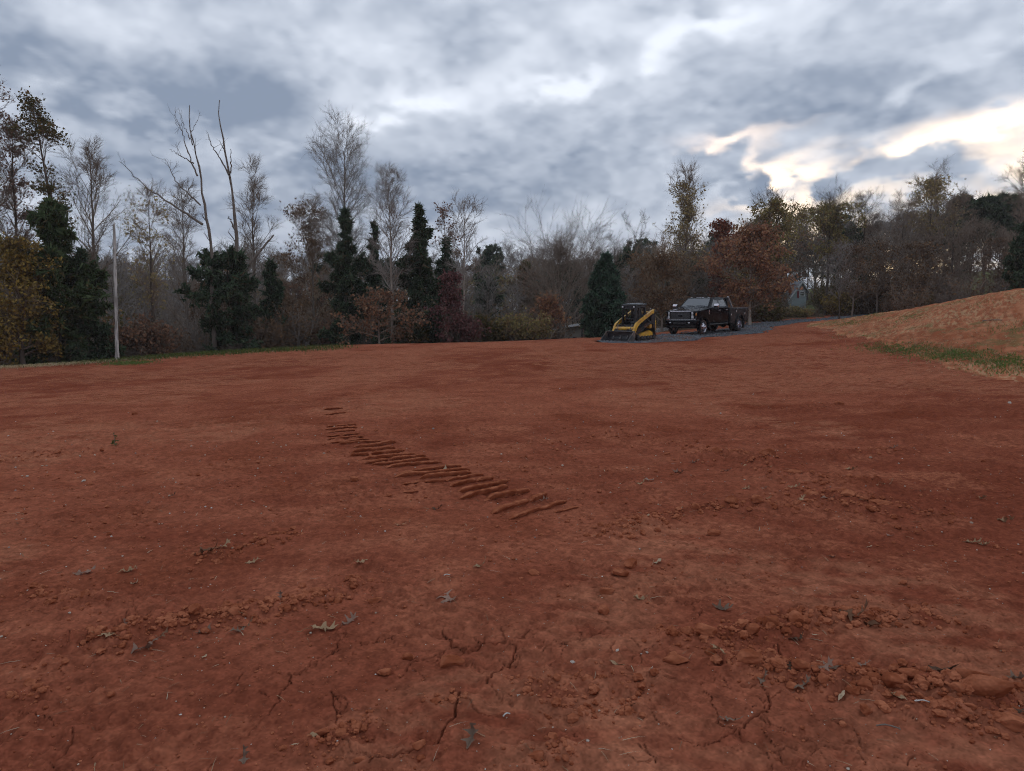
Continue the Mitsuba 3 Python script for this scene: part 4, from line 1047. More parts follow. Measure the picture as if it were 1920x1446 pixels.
scene['mat_black_paint'] = pmat((.004, .0052, .0075), .10, 0, 0, .10)
scene['mat_black_steel'] = dusty((.011, .011, .013), (.07, .045, .034), .4, .3)
scene['mat_rubber'] = dusty((.018, .018, .018), (.20, .085, .05), .85, .65, 6)
scene['mat_chrome'] = two({'type': 'roughconductor', 'material': 'Cr', 'alpha': .09, 'specular_reflectance': {'type': 'rgb', 'value': .95}})
scene['mat_alloy'] = two({'type': 'roughconductor', 'material': 'Al', 'alpha': .2})
scene['mat_tint_glass'] = pmat((.020, .024, .028), .05, 0, 1.0, 1.0)
scene['mat_lamp_clear'] = pmat((.55, .56, .58), .12, 0, 1.0)
scene['mat_lamp_amber'] = pmat((.55, .20, .05), .15, 0, 1.0)
scene['mat_dark_trim'] = pmat((.02, .02, .021), .5)
scene['mat_mesh_grey'] = pmat((.12, .12, .125), .35, .6)
scene['mat_rack_grey'] = pmat((.42, .43, .44), .35, .4)

# ------------------------------------------------------------------ black pick-up with service bed
_p1 = at(1318, 628.5, 38.7)
_a = math.radians(41.1)
_p2 = _p1 + 4.57 * np.array([math.sin(_a), math.cos(_a), 0])
_p1[2], _p2[2] = road_z(*_p1[:2]) - .005, road_z(*_p2[:2]) - .005
TM = frame_from(_p1, _p2, 0, .93)
tk = Thing('pickup_truck', 'black crew cab pick-up with chrome wheels and a service bed, parked on the gravel', 'pick-up', TM)

arch = m3.Manifold.batch_boolean([cyl((0, -1.2, .43), (0, -.45, .43), .53, seg=36), cyl((0, .45, .43), (0, 1.2, .43), .53, seg=36)], m3.OpType.Add)
clip = hullpts(sym([(.74, .80, .74), (.76, .82, 1.25), (.40, .92, 1.29), (-.74, .94, 1.40), (-.74, .94, .68), (.40, .92, .66)]), .06, 12) - arch
cab = hullpts(sym([(-.70, .94, .66), (-.70, .93, 1.43), (-3.06, .94, .66), (-3.06, .93, 1.43)]), .06, 12)
green = hullpts(sym([(-.80, .87, 1.47), (-1.44, .70, 1.95), (-1.9, .71, 1.985), (-2.5, .71, 1.985), (-2.94, .71, 1.95), (-3.05, .88, 1.47)]), .05, 12)
tk.add('body', clip + cab + green, 'mat_black_paint', label='glossy black cab and front fenders')
tk.add('hood', hullpts(sym([(.77, .72, 1.29), (.80, .40, 1.315), (-.76, .84, 1.46), (.55, .80, 1.31)]), .035, 10) + hullpts(sym([(.70, .30, 1.345), (.62, .42, 1.34), (-.78, .46, 1.505), (-.78, .30, 1.515)]), .03, 10), 'mat_black_paint')
# front fender flares
for s in (-1, 1):
    ring = cyl((0, .9 * s - .09, .43), (0, .9 * s + .13, .43), .585, seg=40) - cyl((0, .9 * s - .3, .43), (0, .9 * s + .3, .43), .515, seg=40) - rbox(-1, 1, -2, 2, -.6, .36, .01)
    tk.add('fender_flare', ring, 'mat_black_paint')
# glass: set 3 mm proud of the cab
n = np.array([.48, 0, .64]); n /= np.linalg.norm(n)
def on_ws(u, y):
    p = np.array([-.80, 0, 1.47]) * (1 - u) + np.array([-1.44, 0, 1.95]) * u
    return p + n * .050 + np.array([0, y, 0])
scene['mat_windshield'] = pmat((.055, .065, .075), .05, 0, 1.0, 1.0)  # base colour lifted to imitate the sky reflected in the glass
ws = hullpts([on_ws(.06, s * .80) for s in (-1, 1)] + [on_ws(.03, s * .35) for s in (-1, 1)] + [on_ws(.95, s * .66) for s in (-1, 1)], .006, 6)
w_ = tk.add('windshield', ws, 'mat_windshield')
for s, y0 in ((1, .62), (1, .02)):
    tk.add('wiper', bar(on_ws(.07, y0) + n * .012, on_ws(.16, y0 - .52) + n * .012, .02, .02, .006), 'mat_dark_trim', w_)
def on_side(x, z, s, o=.055):
    return np.array([x, s * (.87 - .17 * (z - 1.47) / .48 + o + .004 * (-x - 1)), z + .015])
for s in (-1, 1):
    for poly in ([(-1.04, 1.50), (-1.10, 1.56), (-1.54, 1.88), (-1.95, 1.90), (-1.95, 1.48)], [(-2.06, 1.48), (-2.06, 1.90), (-2.62, 1.90), (-2.80, 1.84), (-2.90, 1.49)]):
        tk.add('side_window', hullpts([on_side(x, z, s) for x, z in poly], .005, 6), 'mat_tint_glass')
    for x0, x1 in ((-1.99, -.80), (-2.99, -2.005)):
        d = tk.add('door', hullpts([(x0 + .03, s * 1.0, .72), (x1 - .03, s * 1.0, .72), (x0 + .03, s * .995, 1.43), (x1 - .03, s * .995, 1.43)], .012, 8), 'mat_black_paint')
        tk.add('handle', rbox(x0 + .06, x0 + .26, s * 1.02 - .02, s * 1.02 + .02, 1.27, 1.315, .015), 'mat_chrome', d)
    tk.add('running_board', rbox(-2.95, -.62, s * .98 - .12, s * .98 + .06, .50, .57, .025), 'mat_dark_trim')
    m_ = tk.add('mirror', rbox(-.98, -.86, s * 1.26 - .13, s * 1.26 + .13, 1.34, 1.54, .04) + bar((-.92, s * .98, 1.42), (-.92, s * 1.2, 1.42), .05, .07), 'mat_dark_trim')
    tk.add('cap', hullpts([(-.93, s * 1.26 + a * .10, z) for a in (-1, 1) for z in (1.51, 1.63)] + [(-.86, s * 1.26 + a * .08, 1.56) for a in (-1, 1)], .045, 10), 'mat_chrome', m_, 'chrome mirror cap')
    tk.add('fender_vent', rbox(-.66, -.55, s * 1.002 - .012, s * 1.002 + .012, 1.12, 1.34, .01), 'mat_chrome')
tk.add('rear_window', hullpts([(-3.085, s * .62, 1.56) for s in (-1, 1)] + [(-3.03, s * .58, 1.86) for s in (-1, 1)], .006, 6), 'mat_tint_glass')
# front end
g_ = tk.add('grille', rbox(.79, .835, -.56, .56, .84, 1.27, .02), 'mat_dark_trim')
for k in range(7):
    tk.add('bar', rbox(.828, .846, -.545, .545, .88 + k * .057, .892 + k * .057, .004), 'mat_mesh_grey', g_)
for k in range(17):
    y = -.52 + k * .065
    tk.add('bar', rbox(.826, .843, y - .006, y + .006, .86, 1.25, .004), 'mat_mesh_grey', g_)
tk.add('top_bar', rbox(.78, .865, -.62, .62, 1.27, 1.325, .022), 'mat_chrome', g_, 'chrome bar along the top of the grille')
tk.add('bottom_bar', rbox(.79, .86, -.60, .60, .825, .858, .012), 'mat_rack_grey', g_)
em = m3.Manifold.sphere(1, 28).scale([.02, .145, .062]).translate([.86, 0, 1.06])
e_ = tk.add('emblem', m3.Manifold.sphere(1, 28).scale([.016, .16, .073]).translate([.855, 0, 1.06]), 'mat_mesh_grey', label='dark oval emblem in a thin rim')
tk.add('face', em, 'mat_black_paint', e_)
for s in (-1, 1):
    h_ = tk.add('headlight', hullpts([(.80, s * .64, .82), (.80, s * .64, 1.29), (.74, s * .86, .84), (.72, s * .87, 1.29)], .03, 8), 'mat_dark_trim')
    tk.add('lens', hullpts([(.835, s * .66, 1.13), (.835, s * .66, 1.26), (.79, s * .80, 1.13), (.79, s * .80, 1.26)], .012, 6), 'mat_lamp_clear', h_)
    tk.add('lens', hullpts([(.835, s * .66, .93), (.835, s * .66, 1.06), (.79, s * .80, .93), (.79, s * .80, 1.06)], .012, 6), 'mat_lamp_clear', h_)
    tk.add('light_strip', hullpts([(.845, s * .63, .86), (.845, s * .63, .88), (.785, s * .86, .86), (.785, s * .86, .88)], .012, 6), 'mat_chrome', h_)
    tk.add('turn_lamp', hullpts([(.775, s * .865, 1.08), (.77, s * .868, 1.2), (.72, s * .90, 1.08), (.715, s * .90, 1.2)], .012, 6), 'mat_lamp_amber', h_)
b_ = tk.add('bumper', hullpts([(.90, s * .62, z) for s in (-1, 1) for z in (.60, .78)] + [(.74, s * .92, z) for s in (-1, 1) for z in (.60, .78)] + [(.55, s * .93, z) for s in (-1, 1) for z in (.62, .76)], .045, 10), 'mat_black_paint')
tk.add('bumper_lip', hullpts([(.92, s * .60, .805) for s in (-1, 1)] + [(.76, s * .92, .805) for s in (-1, 1)], .018, 6), 'mat_mesh_grey', b_)
tk.add('air_intake', rbox(.925, .953, -.40, .40, .60, .70, .015), 'mat_dark_trim', b_)
tk.add('valance', hullpts([(.80, s * .6, z) for s in (-1, 1) for z in (.44, .54)] + [(.5, s * .8, z) for s in (-1, 1) for z in (.46, .54)], .03, 8), 'mat_dark_trim', b_)
for s in (-1, 1):
    tk.add('fog_lamp', hullpts([(.935, s * .56 + a, .69 + c) for a in (-.05, .05) for c in (-.022, .022)], .016, 8), 'mat_lamp_clear', b_)
for k in range(5):
    y = (-.52, -.17, 0, .17, .52)[k]
    tk.add('roof_lamp', hullpts([(-1.50 - .02 * abs(y), y + a, 2.026) for a in (-.045, .045)] + [(-1.60, y, 2.030)], .018, 6), 'mat_lamp_clear')
tk.add('chassis', rbox(-5.6, .6, -.45, .45, .48, .66, .03) + cyl((0, -.8, .42), (0, .8, .42), .07) + cyl((-4.57, -.8, .42), (-4.57, .8, .42), .10) + m3.Manifold.sphere(.19, 16).translate([-4.57, 0, .40]) + rbox(-2.9, -1.4, -.95, -.6, .42, .62, .05), 'mat_dark_trim')
# service bed
rarch = m3.Manifold.batch_boolean([cyl((-4.57, -1.3, .43), (-4.57, -.4, .43), .54, seg=36), cyl((-4.57, .4, .43), (-4.57, 1.3, .43), .54, seg=36)], m3.OpType.Add)
bed = rbox(-5.75, -3.22, -1.0, 1.0, .86, .94, .02)
for s in (-1, 1):
    y0, y1 = (.62, 1.05) if s > 0 else (-1.05, -.62)
    bed = bed + rbox(-3.85, -3.20, y0, y1, .50, 1.40, .03) + (rbox(-5.78, -3.80, y0, y1, .62, 1.36, .03) - rarch)
bed = bed + rbox(-3.27, -3.20, -1.0, 1.0, .9, 1.36, .02)
b2 = tk.add('service_bed', bed, 'mat_black_steel', label='black steel service bed with side compartments')
for s in (-1, 1):
    y = s * 1.052
    tk.add('compartment_door', rbox(-3.82, -3.24, min(y, y + s * .016), max(y, y + s * .016), .56, 1.36, .008), 'mat_black_steel', b2)
    tk.add('compartment_door', rbox(-5.06, -3.90, min(y, y + s * .016), max(y, y + s * .016), 1.04, 1.32, .008), 'mat_black_steel', b2)
    tk.add('compartment_door', rbox(-5.74, -5.16, min(y, y + s * .016), max(y, y + s * .016), .68, 1.32, .008), 'mat_black_steel', b2)
    for x, z in ((-3.30, 1.0), (-3.98, 1.18), (-5.24, 1.02)):
        tk.add('latch', rbox(x - .035, x + .035, y + s * .018 - .012, y + s * .018 + .012, z - .06, z + .06, .01), 'mat_alloy', b2)
    tk.add('top_rail', rbox(-5.78, -3.9, s * .84 - .21, s * .84 + .21, 1.362, 1.385, .01), 'mat_mesh_grey', b2)
    ring = cyl((-4.57, s * 1.04 - .05, .43), (-4.57, s * 1.04 + .07, .43), .59, seg=40) - cyl((-4.57, s * 1.04 - .3, .43), (-4.57, s * 1.04 + .3, .43), .535, seg=40) - rbox(-6, -3, -2, 2, -.6, .45, .01)
    tk.add('fender_flare', ring, 'mat_black_steel', b2)
    tk.add('mud_flap', rbox(-5.22, -5.19, s * .84 - .26, s * .84 + .22, .16, .70, .008), 'mat_rubber', b2)
r_ = tk.add('headache_rack', rbox(-3.28, -3.22, -.86, .86, 1.36, 2.0, .02) - rbox(-3.6, -3.0, -.70, .70, 1.5, 1.9, .01) + m3.Manifold.batch_boolean([bar((-3.25, y, 1.5), (-3.25, y, 1.92), .02, .02, .006) for y in np.linspace(-.6, .6, 7)], m3.OpType.Add), 'mat_black_steel')
for s in (-1, 1):
    tk.add('brace', bar((-3.26, s * .86, 2.03), (-3.78, s * .90, 1.40), .11, .06, .015), 'mat_rack_grey', r_, 'light grey slanting brace behind the cab')


def wheel(th, y, s, x, r, width, parent_label=None, dual=False):
    g = np.random.default_rng(3)
    tyre = None
    for yy in ([y] if not dual else [y, y - s * .30]):
        prof = [(.26, -width / 2 + .01), (r * .80, -width / 2), (r - .03, -width / 2 + .015), (r, -width / 2 + .05), (r, width / 2 - .05), (r - .03, width / 2 - .015), (r * .80, width / 2), (.26, width / 2 - .01)]
        t = m3.Manifold.revolve(m3.CrossSection([prof]), 48)
        cut = m3.Manifold.batch_boolean([rbox(r - .014, r + .1, -.011, .011, -width, width, .002).rotate([0, 0, a]) for a in np.linspace(0, 360, 46, endpoint=False)], m3.OpType.Add)
        grooves = m3.Manifold.batch_boolean([m3.Manifold.cylinder(.012, r + .05, r + .05, 48).translate([0, 0, o]) - m3.Manifold.cylinder(.03, r - .014, r - .014, 48).translate([0, 0, o - .01]) for o in (-.055, .045)], m3.OpType.Add)
        t = (t - cut - grooves).rotate([90, 0, 0]).translate([x, yy, r])
        tyre = t if tyre is None else tyre + t
    k = th.add('wheel', tyre, 'mat_rubber', label=parent_label)
    o = y + s * width / 2
    if dual:      # deep dish
        prof = [(.285, o - .02), (.275, o + .0), (.262, o - .03), (.25, o - .15), (.12, o - .17), (.10, o - .05), (.06, o - .03), (0.001, o - .03), (0.001, o - .20), (.285, o - .20)]
    else:         # domed hub
        prof = [(.285, o - .02), (.275, o + .005), (.255, o - .025), (.22, o - .02), (.15, o + .02), (.115, o + .03), (.105, o + .075), (.06, o + .095), (0.001, o + .10), (0.001, o - .14), (.285, o - .14)]
    q = [(a, (b - o)) for a, b in prof]
    rim = m3.Manifold.revolve(m3.CrossSection([q], m3.FillRule.EvenOdd), 40)
    holes = m3.Manifold.batch_boolean([m3.Manifold.cylinder(.5, .036, .036, 14).translate([.20, 0, -.24]).rotate([0, 0, a]) for a in np.linspace(0, 360, 8, endpoint=False)], m3.OpType.Add)
    rim = rim - holes
    rim = rim.rotate([-90, 0, 0]) if s > 0 else rim.rotate([90, 0, 0])
    th.add('rim', rim.translate([x, o, r]), 'mat_chrome', k)
    for a in np.linspace(0, 2 * np.pi, 10, endpoint=False):
        pass
    return k


for s in (-1, 1):
    wheel(tk, s * .86, s, 0, .41, .25)
    wheel(tk, s * .92, s, -4.57, .41, .24, dual=True)

# ------------------------------------------------------------------ yellow track loader
scene['mat_yellow'] = dusty((.66, .36, .035), (.36, .17, .08), .35, .6, 3.5)
scene['mat_seat'] = pmat((.05, .05, .055), .6)
scene['mat_worn_steel'] = dusty((.05, .05, .052), (.22, .15, .11), .45, .6, 5)
_q1 = at(1193, 638.5, 35.2)
_a = math.radians(47)
_q2 = _q1 + 1.4 * np.array([math.sin(_a), math.cos(_a), 0])
_q1[2], _q2[2] = road_z(*_q1[:2]) - .005, road_z(*_q2[:2]) - .005
LM = frame_from(_q1, _q2, .70, .70) @ T().scale(.88)
ld = Thing('track_loader', 'yellow and black compact track loader with a wide black bucket, parked left of the pick-up', 'loader', LM)


def offset_loop(c, d):
    return [tuple(p) for p in np.array(Polygon(c).buffer(d, join_style=1, quad_segs=6).exterior.coords)[:-1]]


core = [(-.72, .20), (.72, .20), (.80, .30), (-.32, .80), (-.52, .80)]
for s in (-1, 1):
    y0, y1 = (.58, .98) if s > 0 else (-.98, -.58)
    outer, inner = prism(offset_loop(core, .145), y0, y1), prism(offset_loop(core, .10), y0 - .1, y1 + .1)
    loop = np.array(offset_loop(core, .145))
    L = Polygon(offset_loop(core, .145)).exterior
    lugs = []
    for dist in np.arange(0, L.length, .115):
        p, q = np.array(L.interpolate(dist).coords[0]), np.array(L.interpolate((dist + .01) % L.length).coords[0])
        d = (q - p) / np.linalg.norm(q - p)
        nn = np.array([d[1], -d[0]])
        if np.dot(nn, p - np.array([0, .35])) < 0:
            nn = -nn
        pts = [p - d * .022, p + d * .022, p + d * .016 + nn * .028, p - d * .016 + nn * .028]
        lugs.append(m3.Manifold.hull_points(np.array([(a[0], y, a[1]) for a in pts for y in (y0 + .01, y1 - .01)])))
    tr_ = ld.add('track', (outer - inner) + m3.Manifold.batch_boolean(lugs, m3.OpType.Add), 'mat_rubber')
    ya, yb = (.70, .90) if s > 0 else (-.90, -.70)
    ld.add('track_frame', prism([(-.60, .22), (.60, .22), (.66, .33), (.2, .44), (-.36, .52), (-.62, .40)], ya, yb), 'mat_yellow', tr_)
    for x, z, r in ((-.72, .20, .14), (.74, .22, .145), (-.42, .76, .17)):
        ld.add('idler' if z < .5 else 'drive_sprocket', cyl((x, ya - .02, z), (x, yb + .02, z), r * .72, seg=24) + cyl((x, ya - .05, z), (x, yb + .05, z), r * .3, seg=16), 'mat_yellow' if z > .5 else 'mat_worn_steel', tr_)
    for x in (-.42, -.14, .14, .42):
        ld.add('roller', cyl((x, ya - .03, .165), (x, yb + .04, .165), .09, seg=18), 'mat_worn_steel', tr_)
ld.add('lower_body', prism([(-1.12, .34), (.62, .34), (.86, .50), (.82, .66), (.5, .86), (-1.12, .92)], -.56, .56), 'mat_black_steel')
ld.add('engine_cover', hullpts(sym([(-1.30, .50, .46), (-1.32, .50, 1.20), (-.62, .50, .9), (-.62, .50, 1.38), (-1.15, .46, 1.32)]), .05, 8), 'mat_black_steel')
ld.add('tail_panel', hullpts(sym([(-1.38, .56, .50), (-1.38, .56, 1.02), (-1.22, .58, .50), (-1.22, .58, 1.05)]), .04, 8), 'mat_yellow')
for s in (-1, 1):
    ld.add('tail_light', rbox(-1.30, -1.20, s * .62 - .025, s * .62 + .025, 1.10, 1.17, .015), 'mat_lamp_amber')
    # rear towers, lift arms
    ld.add('tower', prism([(-1.20, .55), (-.72, .55), (-.82, 1.20), (-.98, 1.60), (-1.14, 1.62), (-1.22, 1.30)], s * .62 - .05, s * .62 + .05), 'mat_black_steel')
    y = s * .72
    arm = [(-1.06, 1.62), (-.98, 1.69), (-.76, 1.64), (.40, 1.13), (.72, .98), (.86, .80), (1.10, .36), (1.04, .26), (.90, .30), (.64, .74), (.46, .90), (.30, .98), (-.90, 1.50)]
    a_ = ld.add('lift_arm', prism(arm, y - .065, y + .065), 'mat_yellow')
    ld.add('pivot_pin', cyl((-1.0, y - .09, 1.60), (-1.0, y + .09, 1.60), .06, seg=16), 'mat_worn_steel', a_)
    ld.add('pivot_pin', cyl((1.02, y - .09, .33), (1.02, y + .09, .33), .055, seg=16), 'mat_worn_steel', a_)
    ld.add('hydraulic_hose', tubes(*limb([(-.9, y - s * .10, 1.66), (-.2, y - s * .10, 1.40), (.5, y - s * .10, 1.12), (.86, y - s * .11, .74), (1.0, y - s * .10, .5)], .02, .02, 16, 5, .006), 6), 'mat_dark_trim', a_)
    ld.add('lift_cylinder', cyl((-.86, y - s * .02, .84), (-.30, y - s * .02, 1.16), .055, seg=16) + cyl((-.30, y - s * .02, 1.16), (.02, y - s * .02, 1.30), .032, seg=14), 'mat_black_steel', a_)
    ld.add('tilt_cylinder', cyl((.72, s * .50, .90), (.98, s * .46, .52), .05, seg=14) + cyl((.98, s * .46, .52), (1.06, s * .46, .40), .03, seg=12), 'mat_worn_steel')
ld.add('cross_tube', cyl((.80, -.72, .68), (.80, .72, .68), .105, seg=24), 'mat_yellow')
ld.add('rear_cross_tube', cyl((-1.02, -.68, 1.52), (-1.02, .68, 1.52), .07, seg=18), 'mat_yellow')
ld.add('coupler', rbox(1.02, 1.14, -.52, .52, .16, .60, .02) + rbox(1.0, 1.1, -.5, -.38, .1, .66, .01) + rbox(1.0, 1.1, .38, .5, .1, .66, .01), 'mat_black_steel')
# cab: a frame with openings
cx0, cx1, cw = -.62, .40, .47
cabf = hullpts(sym([(-.60, cw, .80), (.42, cw, .80), (-.52, cw - .02, 1.98), (.34, cw - .02, 1.98)]), .04, 8)
cabf = cabf - rbox(-.50, .36, -.40, .40, .86, 1.90, .05) - hullpts([(x, y, z) for x in (.2, .9) for y in (-.36, .36) for z in (.96, 1.74)], .06, 8) \
    - m3.Manifold.batch_boolean([prism([(-.44, 1.12), (.02, 1.12), (.02, 1.78), (-.06, 1.86), (-.40, 1.86), (-.46, 1.78)], s * .5 - .2, s * .5 + .2) for s in (-1, 1)], m3.OpType.Add) \
    - m3.Manifold.batch_boolean([prism([(.08, 1.12), (.30, 1.12), (.27, 1.80), (.12, 1.84), (.08, 1.78)], s * .5 - .2, s * .5 + .2) for s in (-1, 1)], m3.OpType.Add) \
    - rbox(-.9, -.45, -.34, .34, 1.2, 1.8, .05)
c_ = ld.add('cab', cabf, 'mat_black_steel')
ld.add('roof', hullpts(sym([(-.60, .50, 1.99), (.40, .50, 1.99), (-.55, .44, 2.05), (.34, .44, 2.05)]), .03, 8), 'mat_dark_trim', c_)
ld.add('roof_plate', rbox(-.40, .05, -.40, .40, 2.078, 2.10, .01), 'mat_rack_grey', c_)
for s in (-1, 1):
    ld.add('work_light', hullpts([(.46, s * .40 + a, 1.90 + b) for a in (-.035, .035) for b in (-.03, .03)], .022, 8), 'mat_lamp_clear', c_)
    for x in np.linspace(-.42, .0, 6):
        ld.add('side_bar', bar((x, s * .475, 1.13), (x, s * .465, 1.85), .010, .010, .004), 'mat_black_steel', c_)
    for z in np.linspace(1.2, 1.8, 7):
        ld.add('side_bar', bar((-.44, s * .47, z), (.01, s * .47, z), .010, .010, .004), 'mat_black_steel', c_)
s_ = ld.add('seat', rbox(-.36, .06, -.24, .24, .92, 1.06, .05) + hullpts([(-.36, s * .20, 1.05) for s in (-1, 1)] + [(-.46, s * .17, 1.62) for s in (-1, 1)], .06, 8), 'mat_seat')
ld.add('armrest', rbox(-.25, .12, -.32, -.26, 1.12, 1.20, .02) + rbox(-.25, .12, .26, .32, 1.12, 1.20, .02), 'mat_seat', s_)
ld.add('lap_bar', cyl((.16, -.36, 1.22), (.16, .36, 1.22), .02, seg=10) + cyl((-.30, .36, 1.50), (.16, .36, 1.22), .018, seg=10) + cyl((-.30, -.36, 1.50), (.16, -.36, 1.22), .018, seg=10), 'mat_seat')
# bucket
bp_out = [(1.15, .54), (1.11, .28), (1.18, .10), (1.34, .02), (1.90, .005), (1.90, .035), (1.36, .06), (1.22, .14), (1.16, .28), (1.20, .54)]
bw = .98
bk = prism(bp_out, -bw, bw)
b_ = ld.add('bucket', bk, 'mat_black_steel', label='wide black bucket with a toothed edge')
for s in (-1, 1):
    ld.add('side_plate', prism([(1.16, .54), (1.13, .28), (1.20, .10), (1.34, .02), (1.88, .01), (1.84, .06), (1.27, .54)], s * bw - .018, s * bw + .018), 'mat_worn_steel', b_)
ld.add('top_edge', rbox(1.12, 1.27, -bw, bw, .52, .57, .012), 'mat_worn_steel', b_)
ld.add('cutting_edge', prism([(1.78, .036), (1.94, .012), (1.94, .0), (1.78, .0)], -bw, bw), 'mat_worn_steel', b_)
for k in range(8):
    y = -.90 + k * 1.80 / 7
    ld.add('tooth', hullpts([(1.84, y - .035, .05), (1.84, y + .035, .05), (1.84, y - .035, .03), (1.84, y + .035, .03), (2.06, y - .02, .022), (2.06, y + .02, .022)], .012, 6), 'mat_worn_steel', b_)
for y in (-.5, 0, .5):
    ld.add('rib', prism([(1.16, .30), (1.19, .30), (1.30, .12), (1.26, .12)], y - .03, y + .03), 'mat_worn_steel', b_)

# ------------------------------------------------------------------ houses, fences and odds and ends at the edge of the woods
scene['mat_siding'] = two({'type': 'diffuse', 'reflectance': proc(lambda p, n, uv: mix((.185, .22, .225), (.25, .285, .285), noise(p.x * 2, p.y * 2, dr.floor(p.z / .15) * 3.1)))})
scene['mat_shingle'] = two({'type': 'diffuse', 'reflectance': proc(lambda p, n, uv: mix((.15, .16, .17), (.26, .27, .285), cell_rand(p.x * 3, p.y * 3, p.z * 4)))})
scene['mat_white_trim'] = two({'type': 'diffuse', 'reflectance': {'type': 'rgb', 'value': [.62, .62, .61]}})
scene['mat_house_trim'] = two({'type': 'diffuse', 'reflectance': {'type': 'rgb', 'value': [.40, .41, .405]}})
scene['mat_shutter'] = two({'type': 'diffuse', 'reflectance': {'type': 'rgb', 'value': [.16, .045, .05]}})
scene['mat_tan_wall'] = two({'type': 'diffuse', 'reflectance': proc(lambda p, n, uv: mix((.22, .19, .155), (.30, .265, .22), fbm(p.x * 2, p.y * 2, p.z * 5, 3)))})
scene['mat_brick'] = two({'type': 'diffuse', 'reflectance': proc(lambda p, n, uv: mix((.20, .125, .10), (.28, .18, .145), cell_rand((p.x + p.y) * 4.5, 0, p.z * 14)))})
scene['mat_pale_roof'] = two({'type': 'diffuse', 'reflectance': proc(lambda p, n, uv: mix((.16, .15, .15), (.42, .42, .42), smoothstep(.4, .7, fbm(p.x * .8, p.y * .8, 1.0, 3))))})
scene['mat_yellow_plastic'] = pmat((.5, .38, .06), .5)


def placed(px, Y, rot, dz=0.0):
    x = (px - 960) / FOCAL * Y
    return T().translate([float(x), float(Y), float(height([x], [Y])[0]) + dz]).rotate([0, 0, 1], rot)


# blue grey house: gable end towards the field, local x = along the ridge (towards the camera), y across, z up
_Y = 108.0
hz = lambda py: float(at(1497, py, _Y)[2] - at(1497, 600, _Y)[2])
hx = lambda px: (1497 - px) / FOCAL * _Y            # local y of a pixel column (left is +)
HM = T().translate([float((1497 - 960) / FOCAL * _Y), _Y, float(at(1497, 600, _Y)[2])]).rotate([0, 0, 1], -72)
hs = Thing('house', 'blue grey house with a pale trimmed gable, half hidden behind bushes along the driveway', 'house', HM, smooth=False)
base = hz(640)
pk, eL, eR = hz(527.5), hz(548), hz(563)
yL, yR = hx(1481), hx(1528)
YA, YB = yL - .25, yR + .3
def slope_z(y):
    return pk + (eL - pk) * (y / yL) if y > 0 else pk + (eR - pk) * (y / yR)
wall = m3.Manifold.extrude(m3.CrossSection([[(YB, base), (YA, base), (YA, slope_z(YA) - .15), (0, pk - .15), (YB, slope_z(YB) - .15)]]), 9.0)
wall = wall.transform(np.array([[0, 0, 1, -9.0], [1, 0, 0, 0], [0, 1, 0, 0]], float))
hs.add('wall', wall, 'mat_siding')
for k in range(26):
    z = hz(573) + k * .17
    half_l, half_r = YA, YB
    if z > slope_z(YA) - .25:
        half_l = yL * (pk - .3 - z) / (pk - eL)
    if z > slope_z(YB) - .25:
        half_r = yR * (pk - .3 - z) / (pk - eR)
    if half_l - half_r < .5 or half_l < .05:
        continue
    w = m3.Manifold.hull_points(np.array([(a, y, zz) for y in (half_r, half_l) for a, zz in ((.003, z), (.028, z), (.003, z + .165))]))
    hs.add('siding_board', w, 'mat_siding', 'wall')
for nm, y0, y1 in (('roof', 0, yL), ('roof', 0, yR)):
    e = slope_z(y1) if y1 else pk
    r_ = hs.add(nm, m3.Manifold.hull_points(np.array([(x, y, z + o) for x in (-9.3, .35) for y, z in ((0, pk), (y1, e)) for o in (-.10, .05)])), 'mat_shingle')
    for sx in range(12):
        f0, f1 = sx / 12, (sx + 1) / 12
        hs.add('shingle_row', m3.Manifold.hull_points(np.array([(x, y1 * f, pk + (e - pk) * f + o) for x in (-9.3, .36) for f, o in ((f0, .055), (f1, .055), (f1, .085))])), 'mat_shingle', r_)
    hs.add('barge_board', m3.Manifold.hull_points(np.array([(x, y, z + o) for x in (.352, .42) for y, z in ((0, pk), (y1, e)) for o in (-.24, .06)])), 'mat_house_trim', r_)
w_ = hs.add('window', rbox(.03, .10, hx(1501), hx(1488), hz(556), hz(545.5), .02), 'mat_house_trim')
hs.add('pane', rbox(.101, .108, hx(1499), hx(1490.5), hz(554.5), hz(547.5), .002), 'mat_tint_glass', w_)
hs.add('mullion', rbox(.109, .125, hx(1499), hx(1490.5), hz(551.5), hz(550.6), .005), 'mat_house_trim', w_)
hs.add('shutter', rbox(.03, .07, hx(1505.5), hx(1501.3), hz(559), hz(545.5), .01), 'mat_shutter', 'wall')
hs.add('band_board', rbox(.03, .07, YB + 1.4, YA, hz(545.2), hz(544.0), .01), 'mat_house_trim', 'wall')

# shed
SM = placed(1078, 74, -12, -.3)
sh = Thing('shed', 'low tan shed with a pale roof edge, left of the spruce', 'shed', SM, smooth=False)
sh.add('wall', rbox(-2.2, .75, 0, 3.4, -1, 2.02, .02), 'mat_tan_wall')
sh.add('wall', rbox(.752, 1.9, .05, 3.4, -1, 1.80, .02), 'mat_brick', label='brown brick end wall')
r_ = sh.add('roof', m3.Manifold.hull_points(np.array([(-2.6, -.35, 1.76), (-2.6, 3.8, 1.76), (.9, -.35, 2.36), (.9, 3.8, 2.36), (-2.6, -.35, 1.84), (-2.6, 3.8, 1.84), (.9, -.35, 2.50), (.9, 3.8, 2.50)])), 'mat_pale_roof')
sh.add('eave', m3.Manifold.hull_points(np.array([(x, y, z + o) for y in (-.44, -.352) for x, z in ((-2.6, 1.80), (.9, 2.42)) for o in (-.13, .10)])), 'mat_white_trim', r_)
